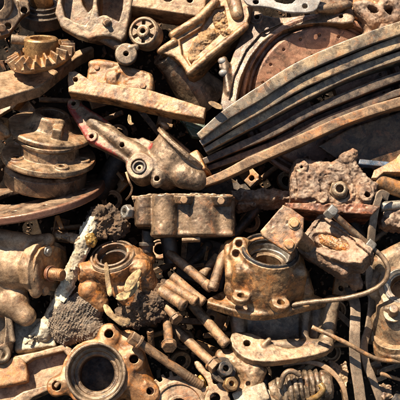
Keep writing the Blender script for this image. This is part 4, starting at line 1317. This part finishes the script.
v, q = sweep(spline([P(284, 364, 0), P(302, 361, 6), P(320, 364, 10), (P(334, 374, 12)), P(343, 388, 14), P(347, 412, 12)], 12), rrect(5, 12, 1, 4, 6))
raw('tan_hoop', v, q, M['tan2'], None, noise=WORN, label='thin tan metal hoop arching over the ribbed rubber boot', cat='hoop')

pl = Pl(340, 375, 4, (.1, .4, .9))
SG = 'small scraps of metal near the straps'
put('metal_scrap', U(pl.ext([(328, 362), (334, 360), (339, 365), (346, 361), (349, 372), (346, 398), (338, 380), (331, 372)], -4, 0, 1)), M['tan'], None, v=.6, noise=CRUST, label='jagged tan scrap between the tan hoop and the straight strap', cat='metal scrap', group=SG)
put('metal_scrap', pl.ext([(376, 388), (384, 382), (392, 386), (394, 398), (384, 400)], -5, 0, 1), M['brown'], None, v=.6, noise=CRUST, label='small brown scrap right of the straps at the bottom edge', cat='metal scrap', group=SG)
put('metal_scrap', cap(P(382, 374, 8), P(404, 381, 6), 2.2, 1.6), M['bolt'], None, v=.5, noise=FINE, label='thin twig-like strip of metal at the right edge under the brake line', cat='metal scrap', group=SG)
put('hose_stub', cyl(P(392, 398, 0), P(410, 410, 6), 9, 8, 1.5), M['dark'], None, label='dark stub of hose in the bottom right corner', cat='hose')

# dim pieces deeper in the heap, dark filler added where gaps showed lit soil
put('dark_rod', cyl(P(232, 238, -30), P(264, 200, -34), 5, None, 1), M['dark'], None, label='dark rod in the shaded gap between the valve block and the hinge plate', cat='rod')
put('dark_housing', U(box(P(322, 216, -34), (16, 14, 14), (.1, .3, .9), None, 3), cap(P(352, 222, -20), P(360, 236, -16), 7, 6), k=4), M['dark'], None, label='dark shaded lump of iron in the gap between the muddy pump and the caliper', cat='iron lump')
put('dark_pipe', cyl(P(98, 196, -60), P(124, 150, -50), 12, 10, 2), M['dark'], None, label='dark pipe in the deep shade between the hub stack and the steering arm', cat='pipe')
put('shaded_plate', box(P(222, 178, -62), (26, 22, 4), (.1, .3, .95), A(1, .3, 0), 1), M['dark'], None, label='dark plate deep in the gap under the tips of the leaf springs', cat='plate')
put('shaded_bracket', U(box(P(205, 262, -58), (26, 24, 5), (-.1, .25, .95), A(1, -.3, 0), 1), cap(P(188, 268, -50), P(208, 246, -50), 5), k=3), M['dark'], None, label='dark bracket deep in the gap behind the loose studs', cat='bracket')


def crumbs(n=3600):
    vs, qs = [], []
    cube = np.array([(x, y, z) for x in (-1, 1) for y in (-1, 1) for z in (-1, 1)], float)
    fq = np.array([[0, 1, 3, 2], [4, 6, 7, 5], [0, 4, 5, 1], [2, 3, 7, 6], [0, 2, 6, 4], [1, 5, 7, 3]])
    for k in range(n):
        o = A(rng.uniform(-215, 215), rng.uniform(-215, 215), 0)
        nz = -76 + 10 * fbm(np.array([[o[0], o[1], 0]]) / 55, 5, 3)[0] + 4 * fbm(np.array([[o[0], o[1], 0]]) / 14, 8, 3)[0]
        sz = rng.uniform(.5, 1.5) * (2.4 if rng.random() < .06 else 1)
        B = np.stack(frame_of(rng.normal(size=3), rng.normal(size=3)), 1)
        c = cube * A(1.5, 1, .55) * sz * rng.uniform(.6, 1.25, (8, 1))
        vs.append(c @ B.T + o + A(0, 0, nz + sz * .5))
        qs.append(fq + 8 * k)
    o = raw('rust_crumbs', np.concatenate(vs), np.concatenate(qs), M['crumb'], kind='stuff', label='rust crumbs and flakes strewn on the near-black soil between the parts', cat='crumbs')
    o.data.polygons.foreach_set('use_smooth', np.zeros(len(o.data.polygons), bool))


crumbs()

# small scrap lying on the soil, seen only through the gaps
GG = 'small scrap lying deep in the gaps'
pz = Pl(200, 200, 0, (0, 0, 1))
protos = [
    ('scrap_ring', lathe(A(0, 0, 0), (0, 0, 1), [(6, -2), (11, -2), (11, 2), (9, 2.6), (9, 1), (6, 1)]), 'bolt', 'small rusty ring lying deep in a shaded gap of the heap', 'ring'),
    ('scrap_bar', U(box(A(0, 0, 0), (20, 3.2, 2.4), rd=.6), cyl(A(-16, 0, 0), A(-16, 0, 4), 3)), 'brown', 'short rusty flat bar lying deep in a shaded gap of the heap', 'bar'),
    ('scrap_angle', D(U(box(A(0, 0, 0), (12, 8, 2), rd=.6), box(A(-11, 0, 6), (2, 8, 8), rd=.6)), cyl(A(4, 0, -5), A(4, 0, 5), 3)), 'bronze', 'small rusty angle piece lying deep in a shaded gap of the heap', 'angle piece'),
    ('scrap_rod', cyl(A(-22, 0, 0), A(22, 0, 0), 2.8), 'bolt', 'thin rusty rod lying deep in a shaded gap of the heap', 'rod')]
spots = [(118, 18), (12, 108), (30, 112), (105, 120), (118, 135), (150, 122), (165, 118), (205, 84), (180, 84), (110, 160), (120, 185), (105, 180), (112, 200), (222, 176), (250, 176), (270, 172), (286, 182), (242, 190),
         (60, 230), (72, 228), (160, 250), (185, 252), (210, 250), (235, 230), (250, 222), (160, 268), (200, 262), (170, 330), (185, 340), (192, 322), (215, 320), (222, 335), (180, 360), (240, 330), (205, 350), (318, 300), (335, 310),
         (345, 320), (340, 285), (385, 345), (378, 335), (390, 366), (375, 370), (342, 345), (330, 352), (310, 366), (100, 100), (60, 102), (200, 170), (312, 210), (348, 205), (372, 240), (60, 300), (70, 292)]
made = {}
for i, (px, py) in enumerate(spots):
    nm, sd, mm, lab, ct = protos[i % 4]
    if nm not in made:
        o = made[nm] = put(nm, sd, M[mm], None, v=.6, noise=WORN, chip=.3, label=lab, cat=ct, group=GG)
    else:
        o = made[nm].copy()
        col.objects.link(o)
    p = P(px, py, -62 + rng.uniform(-5, 12))
    R = FR @ np.stack(frame_of(A(rng.uniform(-.5, .5), rng.uniform(-.3, .6), 1), A(rng.normal(), rng.normal(), 0)), 1)
    o.matrix_world = Matrix.Translation(Vector(world(p))) @ Matrix([list(q) for q in R]).to_4x4()

# ================================================================== light, sky, camera
scene = bpy.context.scene
sun_f = unit(A(-.38, .76, .53))
sw = FR @ sun_f
sun = bpy.data.lights.new('sun', 'SUN')
sun.energy = 5.0
sun.angle = math.radians(.53)
sun.color = (1.0, .905, .77)
so = bpy.data.objects.new('sun', sun)
col.objects.link(so)
so.rotation_euler = Vector(-sw).to_track_quat('-Z', 'Y').to_euler()
w = bpy.data.worlds.new('World')
scene.world = w
w.use_nodes = True
nt = w.node_tree
bg = nt.nodes['Background']
sky = nt.nodes.new('ShaderNodeTexSky')
sky.sky_type = 'NISHITA'
sky.sun_disc = False
sky.sun_elevation = math.asin(sw[2])
sky.sun_rotation = math.atan2(sw[0], sw[1])
nt.links.new(sky.outputs[0], bg.inputs['Color'])
bg.inputs['Strength'].default_value = .052
cam = bpy.data.cameras.new('camera')
cam.sensor_fit = 'HORIZONTAL'
cam.angle = 2 * math.atan(200 / CAMD)
cam.clip_end = 100
cam.clip_start = .05
co = bpy.data.objects.new('camera', cam)
col.objects.link(co)
co.matrix_world = Matrix.Translation(Vector(world((0, 0, CAMD)))) @ FROT
scene.camera = co
scene.view_settings.view_transform = 'Standard'
scene.view_settings.look = 'None'
scene.view_settings.exposure = 1.35
scene.view_settings.gamma = 1
for o in bpy.data.objects:
    if '_a' in o:
        del o['_a']
